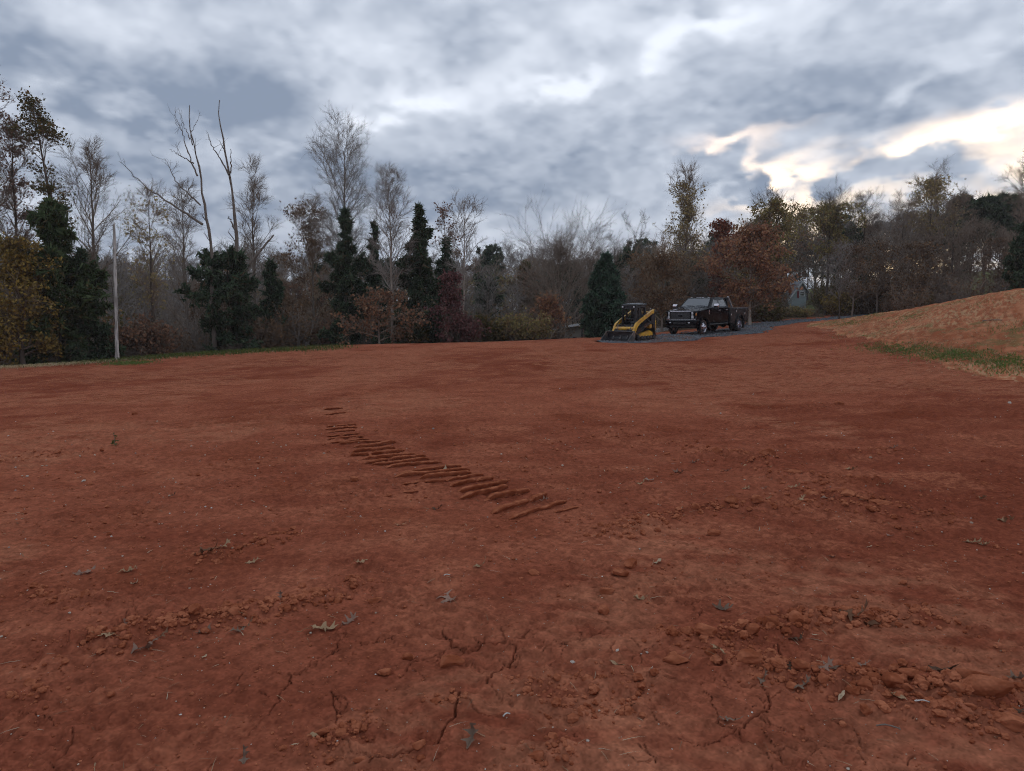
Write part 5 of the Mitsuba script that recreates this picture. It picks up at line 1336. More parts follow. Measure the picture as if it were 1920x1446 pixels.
sh.add('roof', m3.Manifold.hull_points(np.array([(.90, -.3, 2.36), (.90, 3.8, 2.36), (2.1, -.3, 1.84), (2.1, 3.8, 1.84), (.90, -.3, 2.48), (.90, 3.8, 2.48), (2.1, -.3, 1.94), (2.1, 3.8, 1.94)])), 'mat_pale_roof')
for x0, x1, z0, z1 in ((-.75, -.55, .3, .95), (-.25, .15, .3, 1.0)):
    w_ = sh.add('window', rbox(x0, x1, -.03, .03, z0, z1, .01), 'mat_dark_trim')
    sh.add('pane', rbox(x0 + .03, x1 - .03, -.045, -.031, z0 + .03, z1 - .03, .004), 'mat_tint_glass', w_)
sh.add('post', rbox(.66, .80, -.10, .0, -.5, 2.1, .01), 'mat_dark_trim')
scene['low_log_pile'] = mikit.ply(m3.Manifold.batch_boolean([cyl((1.0 + .0 * k, -.6 - .2 * (k % 3), .25 + .18 * (k // 3)), (2.0, -.6 - .2 * (k % 3), .25 + .18 * (k // 3)), .10, seg=10) for k in range(6)], m3.OpType.Add).translate([-1.1, 0, 0]), 'mat_dark_trim', smooth=30, to_world=SM)
labels['low_log_pile'] = {'label': 'dark stacked pile against the front wall of the shed', 'category': 'pile'}

# picket fences
def fence(label, px0, px1, Y, n, h, mat, dz=0.0):
    key = numbered('picket_fence')
    labels[key] = {'label': label, 'category': 'fence', 'group': 'picket fences beside the loader'}
    X0, X1 = (px0 - 960) / FOCAL * Y, (px1 - 960) / FOCAL * Y
    for k in range(n):
        x = X0 + (X1 - X0) * (k + .5) / n
        z = float(height([x], [Y])[0]) + dz
        scene[numbered(key + '__picket')] = mikit.ply(hullpts([(x + a, Y, z - .1) for a in (-.035, .035)] + [(x + a, Y, z + h - .06) for a in (-.035, .035)] + [(x, Y, z + h)], .012, 6), mat)
    zm = float(height([(X0 + X1) / 2], [Y])[0]) + dz
    for f in (.25, .8):
        scene[numbered(key + '__rail')] = mikit.ply(rbox(X0, X1, Y + .02, Y + .06, zm + h * f - .04, zm + h * f + .04, .01), mat)


fence('grey white picket fence piece left behind the loader bucket', 1116, 1133, 56, 7, .75, 'mat_white_trim', -.1)
fence('low whitish fence piece between the loader and the pick-up', 1222, 1266, 56, 16, .62, 'mat_white_trim', -.32)
bx_ = placed(1112, 55, 20, 0)
scene['yellow_bin'] = mikit.ply(hullpts([(a * .26, b * .22, 0) for a in (-1, 1) for b in (-1, 1)] + [(a * .30, b * .26, .42) for a in (-1, 1) for b in (-1, 1)], .03, 8), 'mat_yellow_plastic', smooth=30, to_world=bx_)
labels['yellow_bin'] = {'label': 'small yellow bin under the spruce beside the picket fence', 'category': 'bin'}
_p, _q = at(956, 631, 48), at(963, 641, 48)
scene['white_board'] = mikit.ply(bar(_p, _q, .05, .09, .01), 'mat_white_trim', smooth=30)
labels['white_board'] = {'label': 'white board leaning in the weeds at the crest of the field', 'category': 'board'}
_p = at(982, 637.5, 48.5)
_rk = np.array(ICO2.vertices) * (1 + .5 * (meshkit.noise(np.array(ICO2.vertices) * 2.1 + 4, 2)[:, None] - .5)) * [.26, .2, .22]
scene['pale_rock'] = mikit.ply((_rk + _p, np.array(ICO2.faces)), 'mat_pale_roof', smooth=25)
labels['pale_rock'] = {'label': 'pale grey rock right beside the leaning white board', 'category': 'rock'}

# parked car on the rise at right, and a post beside it
_Yc = 84.0
_cx = (1876 - 960) / FOCAL * _Yc
CM = T().translate([float(_cx), _Yc, float(at(1876, 548, _Yc)[2]) - .62]).rotate([0, 0, 1], 205)
cr = Thing('parked_car', 'dark car parked on the rise at the right edge, bonnet and windscreen showing', 'car', CM)
cr.add('body', hullpts(sym([(1.0, .70, .35), (1.0, .72, .70), (.2, .80, .86), (-2.6, .82, .90), (-2.7, .80, .4), (.6, .82, .3)]), .06, 10) - m3.Manifold.batch_boolean([cyl((x, -1.2, .34), (x, 1.2, .34), .37, seg=24) for x in (.45, -2.05)], m3.OpType.Add), 'mat_black_paint')
cr.add('cabin', hullpts(sym([(-.10, .72, .92), (-.75, .58, 1.40), (-2.1, .58, 1.42), (-2.6, .72, .92)]), .05, 10), 'mat_black_paint')
nn = np.array([.48, 0, .65]); nn /= np.linalg.norm(nn)
cr.add('windshield', hullpts([np.array([-.10 - .06, s * .68, .96]) + nn * .052 for s in (-1, 1)] + [np.array([-.70, s * .54, 1.365]) + nn * .052 for s in (-1, 1)], .006, 6), 'mat_tint_glass')
for s in (-1, 1):
    cr.add('side_window', hullpts([(-.45, s * .775, .99), (-.85, s * .66, 1.36), (-1.95, s * .66, 1.37), (-2.3, s * .765, .99)], .006, 6), 'mat_tint_glass')
    cr.add('headlight', hullpts([(1.03, s * .55, .62), (1.02, s * .7, .62), (1.03, s * .55, .70), (1.0, s * .7, .71)], .025, 6), 'mat_lamp_clear')
    for x in (.45, -2.05):
        k_ = cr.add('wheel', cyl((x, s * .62, .34), (x, s * .84, .34), .33, seg=28), 'mat_rubber')
        cr.add('rim', cyl((x, s * .84, .34), (x, s * .85, .34), .21, seg=20), 'mat_alloy', k_)
_x = (1896 - 960) / FOCAL * 78
_zt = float(at(1896, 505, 78)[2])
scene['white_post'] = mikit.ply(rbox(_x - .045, _x + .045, 77.95, 78.05, _zt - 3.6, _zt, .02), 'mat_white_trim', smooth=30)
labels['white_post'] = {'label': 'thin white post beside the parked car at the right edge', 'category': 'post'}
# ------------------------------------------------------------------ what lies on the clay
def size_at(p):
    """Metres per pixel of the photograph at a point."""
    return float((p - EYE) @ FWD) / FOCAL


def on_clay(px, py):
    p = ground_at(px, py)
    z = surface([p[0]], [p[1]])[0]
    return np.array([p[0], p[1], z])


def view_yaw(p):
    return math.atan2(-p[0], p[1])


def clod_mesh(p, w, ratio, seed, flat=.62, turn=0.0):
    g = np.random.default_rng(seed)
    v = np.array(ICO3.vertices)
    o = g.uniform(0, 50, 3)
    v = v * (1 + .62 * (meshkit.fbm(v * 1.15 + o, 3, 2)[:, None] - .5) + .22 * (meshkit.fbm(v * 4.5 + o, 2, 3)[:, None] - .5))
    cut = g.normal(size=(9, 3)); cut /= np.linalg.norm(cut, axis=1, keepdims=True)
    for c in cut:                                                   # a few broken faces
        d = v @ c
        v = v - np.maximum(d - g.uniform(.5, .8), 0)[:, None] * c * .9
    v = v * np.array([w / 2, w / 2 * ratio, w / 2 * flat])
    a = turn + view_yaw(p)
    ca, sa = math.cos(a), math.sin(a)
    v = np.stack([v[:, 0] * ca - v[:, 1] * sa, v[:, 0] * sa + v[:, 1] * ca, v[:, 2]], -1)
    return v + p + np.array([0, 0, w / 2 * flat * .42]), np.array(ICO3.faces)


CLODS = [(847, 1246, 54, .55, .5, 0, 'oblong clay clod with a dark underside below the crack fork'), (722, 1264, 32, .9, .4, 1, 'flat clay clod left of the crack, below the twig tuft'), (1138, 1113, 28, .7, .6, 0, 'upper one of two rounded clods right of the middle foreground'),
         (1130, 1146, 26, .8, .75, 2, 'lower one of two rounded clods right of the middle foreground'), (1165, 1077, 36, .7, .5, 0, 'left one of a pair of clods touching each other'), (1183, 1064, 30, .9, .75, 1, 'right one of a pair of clods touching each other'), (1002, 1074, 24, .8, .5, .5, 'small orange clod in the middle foreground'),
         (1095, 1328, 24, .8, .8, 0, 'single dark sided clod beside the lower crack'), (1267, 1243, 50, .6, .55, 0, 'wide ragged clod at the left end of the right hand crumb ridge'), (850, 1316, 18, .9, .5, 0, 'small orange clod right beside the long vertical crack'), (817, 1318, 26, .7, .4, 0, 'flat orange clod left of the long vertical crack'),
         (1005, 1424, 34, .8, .55, .6, 'broken orange clod at the bottom edge near the middle'), (783, 1412, 34, .5, .5, .5, 'slanting clod on the crack at the bottom edge'), (767, 1233, 26, .7, .7, 0, 'crumbly clod with a twig tuft on the upper left crack'), (673, 1434, 26, .8, .5, 0, 'pale flecked clod at the bottom edge left of the middle'),
         (702, 1126, 34, .5, .5, 0, 'grey brown flat stone left of the star shaped leaf'), (1447, 1180, 44, .75, .8, .3, 'pale topped largest clod of the upper right crumb ridge'), (1493, 1180, 40, .8, .7, .8, 'dark clod with a leaf under it on the upper right crumb ridge'), (1413, 1203, 30, .7, .7, 0, 'rounded clod in front of the pale topped clod'),
         (1320, 1205, 44, .6, .7, 0, 'crumbly clod left in the upper right crumb ridge'), (1288, 1200, 26, .8, .7, 0, 'small clod at the left end of the upper right crumb ridge'), (1460, 1264, 34, 1.1, .75, .2, 'square upright clod left in the lower right crumb heap'), (1403, 1261, 58, .35, .55, 0, 'long low clod left of the square upright clod'),
         (1502, 1277, 40, .6, .7, 0, 'overhanging clod right of the square upright clod'), (1545, 1300, 26, .9, .8, 0, 'round clod at the left end of the lower right crumb heap'), (1572, 1278, 34, .7, .7, 0, 'rough clod behind the lower right crumb heap'), (1595, 1308, 28, .9, .8, 1, 'round clod in the front row of the heap, left'),
         (1622, 1310, 30, .9, .8, 0, 'round clod in the front row of the heap, middle'), (1640, 1288, 34, .8, .8, 0, 'bulky clod in the back row of the heap'), (1672, 1298, 44, .8, .75, .4, 'largest rounded clod in the middle of the heap'), (1708, 1284, 46, .5, .6, 0, 'long flat clod on top of the heap'), (1700, 1312, 24, .9, .8, 0, 'small round clod below the long flat clod'),
         (1727, 1306, 28, .9, .8, 0, 'round clod at the right end of the heap'), (1623, 1341, 26, 1, .85, 0, 'loose round clod in front of the heap, left one'), (1651, 1338, 28, .8, .7, 0, 'loose round clod in front of the heap, right one'), (1843, 1323, 104, .28, .42, .18, 'long rolled clay bar in front of two, lower right'), (1826, 1303, 96, .26, .4, -.12, 'long rolled clay bar behind the other one, lower right'),
         (1793, 1318, 30, .8, .75, 0, 'knobbly clod at the left end of the rolled clay bars'), (1893, 1382, 56, .6, .6, 0, 'largest loose clod at the lower right edge of the photo'), (1897, 1357, 24, .9, .8, 0, 'small clod behind the largest loose clod at lower right'), (1780, 1346, 28, .9, .8, 0, 'orange clod in front of the rolled clay bars, upper of two'),
         (1760, 1363, 26, .8, .7, 0, 'orange clod in front of the rolled clay bars, lower of two'), (1818, 1341, 22, 1, .8, 0, 'round clod right below the long rolled clay bar'), (1867, 1365, 30, .6, .5, 0, 'low clod left of the largest loose clod at lower right'), (1580, 1364, 14, 1, .9, 0, 'small pale cube of clay left of the heap, alone'),
         (1373, 949, 24, .7, .8, 0, 'orange clod in the middle distance ridge, left one'), (1417, 951, 30, .5, .7, 0, 'dark gapped clod in the middle distance ridge, right one'), (1339, 1005, 28, .6, .7, 0, 'lone block shaped clod in front of the middle distance ridge'), (1303, 962, 18, .9, .8, 0, 'round clod at the left part of the middle distance ridge'),
         (1587, 940, 40, .8, .35, .4, 'large pressed clay plate right in the middle distance'), (1523, 932, 32, .8, .35, 0, 'pressed clay plate left of the large one in the middle distance'), (1651, 953, 40, .7, .3, 0, 'pressed clay plate right of the large one in the middle distance'), (1345, 858, 28, .6, .6, 0, 'clod at the left end of the far crumb ridge'),
         (1436, 856, 34, .6, .6, 0, 'clod at the right end of the far crumb ridge'), (1490, 893, 34, .5, .4, 0, 'flat clod between the far crumb ridge and the clay plates'), (663, 903, 17, .8, .8, 0, 'grey brown clod left of the track marks'), (253, 778, 13, .9, .9, 0, 'small dark clod far left on the pale strip of the field'),
         (1573, 762, 18, .6, .6, 0, 'orange clod far out right of the middle'), (272, 888, 8, .9, .8, 0, 'small tan stone left of the middle distance'), (590, 1115, 46, .4, .5, .3, 'long low clod at the right end of the left crumb ridge'), (440, 1162, 22, .8, .8, 0, 'clod with leaves in front in the left crumb ridge'),
         (365, 1166, 28, .7, .7, 0, 'dark clod in the middle of the left crumb ridge'), (320, 1168, 24, .6, .7, 0, 'clod left of the dark one in the left crumb ridge'), (186, 1192, 30, .7, .6, 0, 'brown clod at the left end of the left crumb ridge'), (600, 1385, 34, .6, .5, 0, 'crumbly clod near the bottom edge left of the middle')]
for k, (px, py, w, ratio, flat, turn, lab) in enumerate(CLODS):
    p = on_clay(px, py)
    key = numbered('clay_clod')
    scene[key] = mikit.ply(clod_mesh(p, w * size_at(p), ratio, 400 + k, flat, turn), 'mat_dry_clay', smooth=22)
    labels[key] = {'label': lab, 'category': 'clod'}

# ---- the ridges that a loader's track bars pressed up: each a torn roll of clay, steep on its near side
for k, (a, b, hh) in enumerate(BARS):
    g = np.random.default_rng(900 + k)
    a, b = ground_at(*_z4(*a))[:2], ground_at(*_z4(*b))[:2]
    L = float(np.linalg.norm(b - a))
    d = (b - a) / L
    nrm = np.array([-d[1], d[0]])
    nrm = nrm if nrm[1] > 0 else -nrm
    cuts = [0, 1] if L < .45 or g.random() < .7 else [0, g.uniform(.3, .7), 1]
    for f0, f1 in zip(cuts[:-1], cuts[1:]):
        if (f1 - f0) * L < .10 or (g.random() < .15 and f1 - f0 < .5):
            continue
        n = max(7, int((f1 - f0) * L / .014))
        f = np.linspace(f0 + .01, f1 - .01, n)
        c = a + (b - a) * f[:, None] + nrm * (.022 * (meshkit.fbm(np.stack([f * 5, 0 * f + k * 3.7, 0 * f], -1), 3, 15) - .5) + g.normal(0, .004))[:, None]
        e = np.minimum(1, np.minimum(f - f0, f1 - f) / (f1 - f0) * 7) ** .5
        hgt = (.010 + hh * .56) * (.6 if k >= 18 else 1) * e * (.85 + .3 * meshkit.fbm(np.stack([f * 4, 0 * f + k * 1.3, 0 * f], -1), 2, 16))
        prof = np.array([[-.002, -.7], [-.010, .0], [-.028, .55], [-.026, .86], [-.008, 1.0], [.014, .90], [.034, .55], [.054, .10], [.062, -.7]])
        wv = (.75 + .5 * meshkit.fbm(np.stack([f * 6, 0 * f + k * 2.3, 0 * f], -1), 2, 18)) * (.35 + .65 * e) * min(1, hh / .05)
        xy = c[:, None] + nrm[None, None] * (prof[None, :, 0] * wv[:, None])[..., None]
        z0 = surface(c[:, 0], c[:, 1])
        z0 = np.convolve(np.pad(z0, 6, mode='edge'), np.ones(13) / 13, 'valid')
        z = z0[:, None] + prof[None, :, 1] * hgt[:, None]
        V = np.concatenate([xy, z[..., None]], -1)
        V = V + .008 * (meshkit.fbm(V / .035, 3, 19)[..., None] - .5) * np.array([.8, .8, 1.2]) + .007 * (meshkit.noise(V / .012, 20)[..., None] - .5)
        V[0], V[-1] = V[0].mean(0), V[-1].mean(0)
        m = len(prof)
        i, j = np.meshgrid(np.arange(n - 1), np.arange(m), indexing='ij')
        q = np.stack([i * m + j, i * m + (j + 1) % m, (i + 1) * m + (j + 1) % m, (i + 1) * m + j], -1).reshape(-1, 4)
        scene[numbered('field__track_ridge')] = mikit.ply((V.reshape(-1, 3), q), 'mat_dry_clay', smooth=40)

# ---- oak leaves
def leaf_outline(g, plain=False):
    if plain:                                                       # narrow unlobed leaf
        up = [(.0, .02), (.12, .07), (.3, .13), (.5, .15), (.7, .12), (.88, .05), (1.0, 0)]
        return Polygon([(x, y * g.uniform(.8, 1.2)) for x, y in up] + [(x, -y * g.uniform(.8, 1.2)) for x, y in up[-2:0:-1]]).buffer(0)
    up = [(.0, .025), (.10, .05), (.20, .10), (.27, .24), (.30, .27), (.34, .09), (.44, .06), (.54, .17), (.61, .34), (.64, .33), (.65, .10), (.73, .06), (.80, .14), (.87, .23), (.89, .21), (.88, .06), (.95, .035), (1.0, .0)]
    def side(s):
        return [(x + g.normal(0, .012), s * max(.012, y * g.uniform(.8, 1.2))) for x, y in up[:-1]]
    pts = side(1) + [(1.02, 0)] + side(-1)[::-1]
    return Polygon(pts).buffer(0)


def oak_leaf(L, seed, curl=.5, fold=.4, plain=False):
    """A curled dry oak leaf with its stalk, lying along x, L metres long: vertices, faces, a vein-to-edge value per vertex."""
    g = np.random.default_rng(seed)
    poly = leaf_outline(g, plain)
    if not plain and g.random() < .45:                              # torn: a side or the tip is missing
        poly = poly.difference(shapely.box(g.uniform(.6, .85), -1, 2, 1) if g.random() < .4 else shapely.box(g.uniform(.2, .5), g.choice([-1, .05]), g.uniform(.7, 1.1), 0) if False else Polygon([(g.uniform(.3, .5), .04), (1.2, .04), (1.2, 1), (.5, 1)]))
    poly = poly if poly.geom_type == 'Polygon' else max(poly.geoms, key=lambda q: q.area)
    v2, f = trimesh.creation.triangulate_polygon(poly.segmentize(.09), engine='earcut')
    m = trimesh.Trimesh(np.column_stack([v2, np.zeros(len(v2))]), f, process=False)
    m = m.subdivide_to_size(.11)
    v = np.array(m.vertices)
    x, y = v[:, 0], v[:, 1]
    z = fold * np.abs(y) * (.6 + .6 * np.sin(x * 5 + g.uniform(0, 6))) + curl * (x - .45) ** 2 + .22 * (meshkit.noise(np.stack([x * 5, y * 5, 0 * x + seed], -1), 4) - .5) + curl * .9 * y * (x - .5) * g.choice([-1, 1])
    edge = np.abs(y).copy()
    v = np.stack([x, y, z - z.min()], -1)
    st, sf = tubes(np.array([[[-.22, g.normal(0, .04), .04], [-.1, 0, .03], [.02, 0, z[np.argmin(x ** 2 + y ** 2)] - z.min() + .006], [.5, 0, z[np.argmin((x - .5) ** 2 + y ** 2)] - z.min() + .006]]]), np.array([[.010, .009, .009, .006]]), 4)
    return join((v, np.array(m.faces)), (st, sf)), np.concatenate([edge, np.zeros(len(st))]), L


LC = {'tan': (.33, .215, .125), 'grey': (.195, .132, .095), 'brown': (.19, .100, .060), 'mauve': (.25, .155, .115), 'dark': (.10, .062, .042), 'pale': (.43, .32, .21)}
LEAVES = [(887, 1392, 58, 75, 'grey', .9, .8, 55, 'largest grey oak leaf, half standing, bottom middle'), (840, 1123, 34, 100, 'mauve', .3, .2, 0, 'star shaped mauve oak leaf in the middle foreground'), (903, 1061, 32, 20, 'tan', .9, .7, 30, 'tan curled oak leaf with a dark stalk above the star shaped leaf'),
          (677, 1059, 30, 10, 'tan', .5, .4, 0, 'flat tan oak leaf left of the curled tan one, upper left of the foreground'), (600, 1184, 72, -3, 'tan', .3, .25, 0, 'long flat tan oak leaf at the right end of the left crumb ridge'), (653, 1168, 30, 50, 'mauve', .6, .5, 0, 'mauve oak leaf lying crosswise right of the long flat tan leaf'),
          (272, 1221, 60, 20, 'mauve', .6, .6, 15, 'mauve oak leaf with spread lobes below the left crumb ridge'), (195, 1208, 42, 165, 'tan', .4, .3, 10, 'tan oak leaf at the left end of the left crumb ridge'), (235, 1194, 24, 85, 'mauve', .8, .7, 60, 'small mauve leaf standing up in the left crumb ridge'), (302, 1199, 34, 15, 'brown', .8, .7, 20, 'brown curled leaf in the left crumb ridge above the spread lobes'),
          (381, 1189, 38, 0, 'grey', .7, .6, 15, 'grey oak leaf under the dark clod of the left crumb ridge'), (443, 1187, 32, 10, 'grey', .6, .5, 0, 'grey oak leaf in front of the clod with leaves'), (463, 1175, 34, 0, 'brown', .8, .7, 20, 'brown leaf tucked beside the clod of the left crumb ridge'), (527, 1123, 22, 80, 'mauve', .8, .6, 60, 'small leaf standing upright behind the left crumb ridge'),
          (458, 1428, 40, 85, 'grey', .6, .8, 65, 'grey leaf standing upright at the bottom edge, left'), (588, 1393, 20, -50, 'tan', .4, .5, 10, 'narrow tan leaf scrap near the bottom edge left of the middle'), (553, 1410, 16, 10, 'pale', .3, .3, 0, 'small pale leaf scrap left below the narrow tan one'), (383, 1233, 14, 40, 'pale', .3, .3, 0, 'small straw coloured scrap right of the spread mauve leaf'),
          (183, 1231, 16, 30, 'dark', .6, .5, 20, 'small dark leaf scrap below the left end of the crumb ridge'), (160, 1078, 46, 5, 'mauve', .6, .5, 10, 'mauve curled leaf at upper left of the foreground'), (240, 1073, 36, 8, 'tan', .4, .4, 5, 'tan flat leaf right of the mauve curled one at upper left'), (252, 1095, 16, 30, 'pale', .8, .8, 20, 'pale crumpled leaf below the tan flat leaf at upper left'),
          (473, 1055, 30, 0, 'tan', .5, .4, 10, 'tan leaf on the thin ridge at left, right one'), (416, 1029, 36, 20, 'tan', .7, .5, 10, 'tan pointed leaf on top of the thin ridge at left'), (390, 1045, 52, 5, 'brown', .9, .7, 15, 'dark brown curled leaf on the thin ridge at left'), (321, 934, 22, 10, 'dark', .7, .6, 20, 'dark curled leaf left in the middle distance'),
          (834, 888, 14, 60, 'pale', .8, .8, 30, 'pale leaf scrap stuck between the track ridges'), (1018, 941, 24, 8, 'mauve', .5, .5, 10, 'mauve leaf lying on the nearest track ridge'), (751, 984, 24, -10, 'tan', .5, .4, 5, 'tan leaf left below the track marks'), (819, 956, 26, 0, 'dark', .7, .5, 10, 'dark leaf left beside the near end of the track marks'),
          (1232, 1061, 20, 60, 'pale', .4, .3, 0, 'small pale star shaped leaf right of the touching clods'), (1197, 1126, 38, 165, 'tan', .4, .3, 0, 'tan oak leaf right of the two rounded clods'), (1157, 1248, 34, -40, 'tan', .4, .4, 5, 'tan narrow lobed leaf below the long crack'), (1357, 1146, 46, -15, 'grey', .6, .5, 10, 'grey oak leaf above the upper right crumb ridge'),
          (1348, 1244, 34, -60, 'tan', .4, .4, 5, 'tan hourglass shaped leaf right of the wide ragged clod'), (1607, 1172, 64, -10, 'brown', .9, .8, 25, 'large brown curled oak leaf on the upper right crumb ridge'), (1634, 1181, 40, -40, 'brown', .7, .7, 20, 'narrow brown leaf behind the large brown curled one'), (1486, 1204, 44, 15, 'dark', .7, .6, 15, 'dark grey leaf under the dark clod'),
          (1525, 1199, 16, -15, 'pale', .3, .3, 0, 'small pale leaf scrap right of the dark grey leaf'), (1433, 1282, 34, 70, 'grey', .8, .8, 45, 'grey folded leaf standing in the crack left of the square clod'), (1480, 1273, 20, 100, 'dark', .7, .7, 50, 'dark leaf wedged right of the square upright clod'), (1507, 1297, 34, 40, 'grey', .7, .6, 25, 'grey leaf under the overhanging clod'),
          (1542, 1274, 44, 20, 'mauve', .8, .7, 20, 'mauve lobed leaf behind the left end of the heap'), (1563, 1263, 34, 5, 'grey', .7, .6, 15, 'grey rolled leaf just above the mauve lobed leaf'), (1618, 1265, 32, 5, 'mauve', .7, .6, 20, 'mauve leaf behind the heap, farthest right of the three'), (1681, 1319, 36, -25, 'tan', .2, .8, 5, 'narrow rolled tan leaf on the front of the heap'),
          (1577, 1317, 16, 65, 'pale', .3, .6, 30, 'small pale leaf sliver at the left foot of the heap'), (1370, 1351, 48, 10, 'grey', .4, .4, 5, 'flat grey leaf inside the curved crack at lower right'), (1910, 1280, 44, 15, 'grey', .8, .7, 20, 'grey curled leaf at the right edge above the clay bars'), (1770, 1283, 60, -8, 'dark', .9, .6, 15, 'long dark curled leaf behind the rolled clay bars'),
          (1916, 1352, 26, 60, 'dark', .7, .7, 30, 'dark leaf at the right edge beside the small clod'), (1822, 1023, 36, 0, 'tan', .9, .6, 15, 'left half of a pair of tan leaves far right'), (1843, 1028, 24, -20, 'tan', .9, .6, 15, 'right half of a pair of tan leaves far right'), (1886, 981, 34, -20, 'tan', .9, .7, 20, 'tan spidery leaf near the right edge'),
          (1668, 1013, 16, -20, 'mauve', .5, .4, 5, 'small mauve leaf right of the middle, in front of the clay plates'), (1630, 1029, 12, 30, 'pale', .5, .4, 20, 'tiny pale leaf scrap below the small mauve leaf'), (1559, 1048, 16, 0, 'grey', .5, .4, 5, 'small grey leaf alone in front of the clay plates'), (1215, 971, 20, 0, 'pale', .2, .7, 5, 'straight pale leaf sliver left of the middle distance ridge'),
          (1173, 994, 10, 0, 'mauve', .4, .4, 5, 'tiny mauve leaf scrap left of the straight pale sliver')]
for px, py, l, a, lab in [(1273, 888, 24, -30, 'slanting leaf left below the far crumb ridge'), (1220, 902, 30, 5, 'right one of two leaves lying between the track marks and the far crumb ridge'), (1202, 909, 22, 20, 'left one of two leaves lying between the track marks and the far crumb ridge'),
                          (1303, 870, 20, 10, 'flat leaf close to the left end of the far crumb ridge'), (1363, 885, 20, -5, 'thin flat leaf right below the far crumb ridge'), (1395, 875, 8, 60, 'tiny leaf at the foot of the far crumb ridge'), (1597, 881, 26, -5, 'flat leaf alone right of the far crumb ridge'),
                          (1661, 916, 26, 15, 'pale spread leaf right behind the clay plates'), (1553, 944, 30, 10, 'long lobed leaf lying against the large clay plate'), (1501, 947, 14, 60, 'small upright leaf left of the clay plates'), (1399, 917, 16, 30, 'small slanting leaf farthest left in the row before the clay plates'),
                          (1433, 917, 14, 0, 'small flat leaf second in the row before the clay plates'), (1489, 920, 26, -5, 'curled leaf third in the row before the clay plates'), (1839, 936, 16, -50, 'slender slanting leaf far right in the middle distance'), (1674, 847, 20, -10, 'leaf farthest out at right beyond the clay plates'),
                          (1444, 878, 14, 15, 'small leaf at the right end of the far crumb ridge'), (1441, 938, 14, 10, 'small leaf directly behind the middle distance ridge')]:
    LEAVES.append((px, py, l, a, ('tan', 'mauve', 'tan')[(px + py) % 3], .8, .6, 12, lab))
for k, (px, py, l, a, c, curl, fold, tilt, lab) in enumerate(LEAVES):
    p = on_clay(px, py)
    L = l * size_at(p)
    # the length seen is foreshortened when the leaf points away from the camera
    L = L / max(.55, math.cos(math.radians(a)) ** 2 * .55 + .45) if tilt < 40 else L
    L = min(max(L * .92, .03), .17)
    (v, f), edge, _ = oak_leaf(L, 500 + k, curl, fold, any(w in lab for w in ('sliver', 'narrow', 'scrap', 'rolled', 'small pale')))
    v = (v - [.45, 0, 0]) * L
    R = trimesh.transformations.rotation_matrix(view_yaw(p) + math.radians(a), [0, 0, 1])[:3, :3] @ trimesh.transformations.rotation_matrix(-math.radians(tilt), [0, 1, 0])[:3, :3] @ trimesh.transformations.rotation_matrix(math.radians((k * 37 % 24) - 14), [1, 0, 0])[:3, :3]
    v = v @ R.T
    v[:, 2] -= np.percentile(v[:, 2], 6)
    g = np.random.default_rng(700 + k)
    base = np.array(LC[c]) * g.uniform(.85, 1.15)
    col = base[None] * (.85 + .45 * meshkit.fbm(v / L * 4 + k, 2, 5))[:, None]
    key = numbered('oak_leaf')
    scene[key] = mikit.ply((v + p + [0, 0, .004], f), 'mat_tinted', smooth=True, color=np.clip(col, .01, .8))
    labels[key] = {'label': lab, 'category': 'leaf'}
    labels[key]['group'] = 'dry oak leaves on the clay'

# ---- crumbs, pebbles and straw too many to count
rng = np.random.default_rng(91)
pos, siz = [], []
w = _rh * (1 / np.maximum(np.hypot(_rp[:, 0], _rp[:, 1]), 2.2) ** 1.7)
idx = rng.choice(len(_rp), 3800, p=w / w.sum())
xy = _rp[idx] + rng.normal(0, 1, (3800, 2)) * (_rw[idx] * .75)[:, None]
dist = np.hypot(xy[:, 0], xy[:, 1])
s1 = np.exp(rng.normal(-4.95, .55, 3800)) * np.clip(dist / 3.2, .9, 1.35)
r2 = 2.0 + 9.5 * rng.beta(1.0, 2.2, 5200)
a2 = np.radians(rng.uniform(-38, 38, 5200))
xy2 = np.stack([r2 * np.sin(a2), r2 * np.cos(a2)], -1)
keep = meshkit.fbm(np.stack([xy2[:, 0] / .6, xy2[:, 1] / .6, 0 * r2], -1), 3, 6) > .46
xy2 = xy2[keep]
s2 = np.exp(rng.normal(-5.6, .5, len(xy2))) * np.clip(np.hypot(xy2[:, 0], xy2[:, 1]) / 3.5, .8, 2.5)
xy, sz = np.vstack([xy, xy2]), np.concatenate([s1, s2]).clip(.002, .024)
P = np.column_stack([xy, surface(xy[:, 0], xy[:, 1]) + sz * .35])
big = sz > .015
m1, _ = scatter(ICO1, P[big], sz[big], rng, .30, (1, 1, .75))
m2, _ = scatter(ICO, P[~big], sz[~big], rng, .34, (1, 1, .75))
scene['clay_crumbs'] = mikit.ply(join(m1, m2), 'mat_dry_clay', smooth=False)
labels['clay_crumbs'] = {'label': 'small orange clay crumbs strewn over the field and along its ridges', 'category': 'clay crumbs', 'kind': 'stuff'}
n = 1500
r2 = 2.1 + 16 * rng.beta(1.0, 2.6, n)
a2 = np.radians(rng.uniform(-38, 38, n))
xy = np.stack([r2 * np.sin(a2), r2 * np.cos(a2)], -1)
sz = np.exp(rng.normal(-5.85, .38, n)) * np.clip(r2 / 4, .8, 2.6)
cols = np.array([[.52, .44, .35], [.42, .30, .22], [.60, .55, .48], [.30, .24, .21]])[rng.choice(4, n, p=[.35, .35, .15, .15])] * rng.uniform(.8, 1.15, (n, 1))
(v, f), c = scatter(ICO, np.column_stack([xy, surface(xy[:, 0], xy[:, 1]) + sz * .3]), sz, rng, .2, (1, 1, .7), cols=cols)
scene['pebbles'] = mikit.ply((v, f), 'mat_stone', color=c)
labels['pebbles'] = {'label': 'small pale pebbles scattered over the red clay', 'category': 'pebbles', 'kind': 'stuff'}
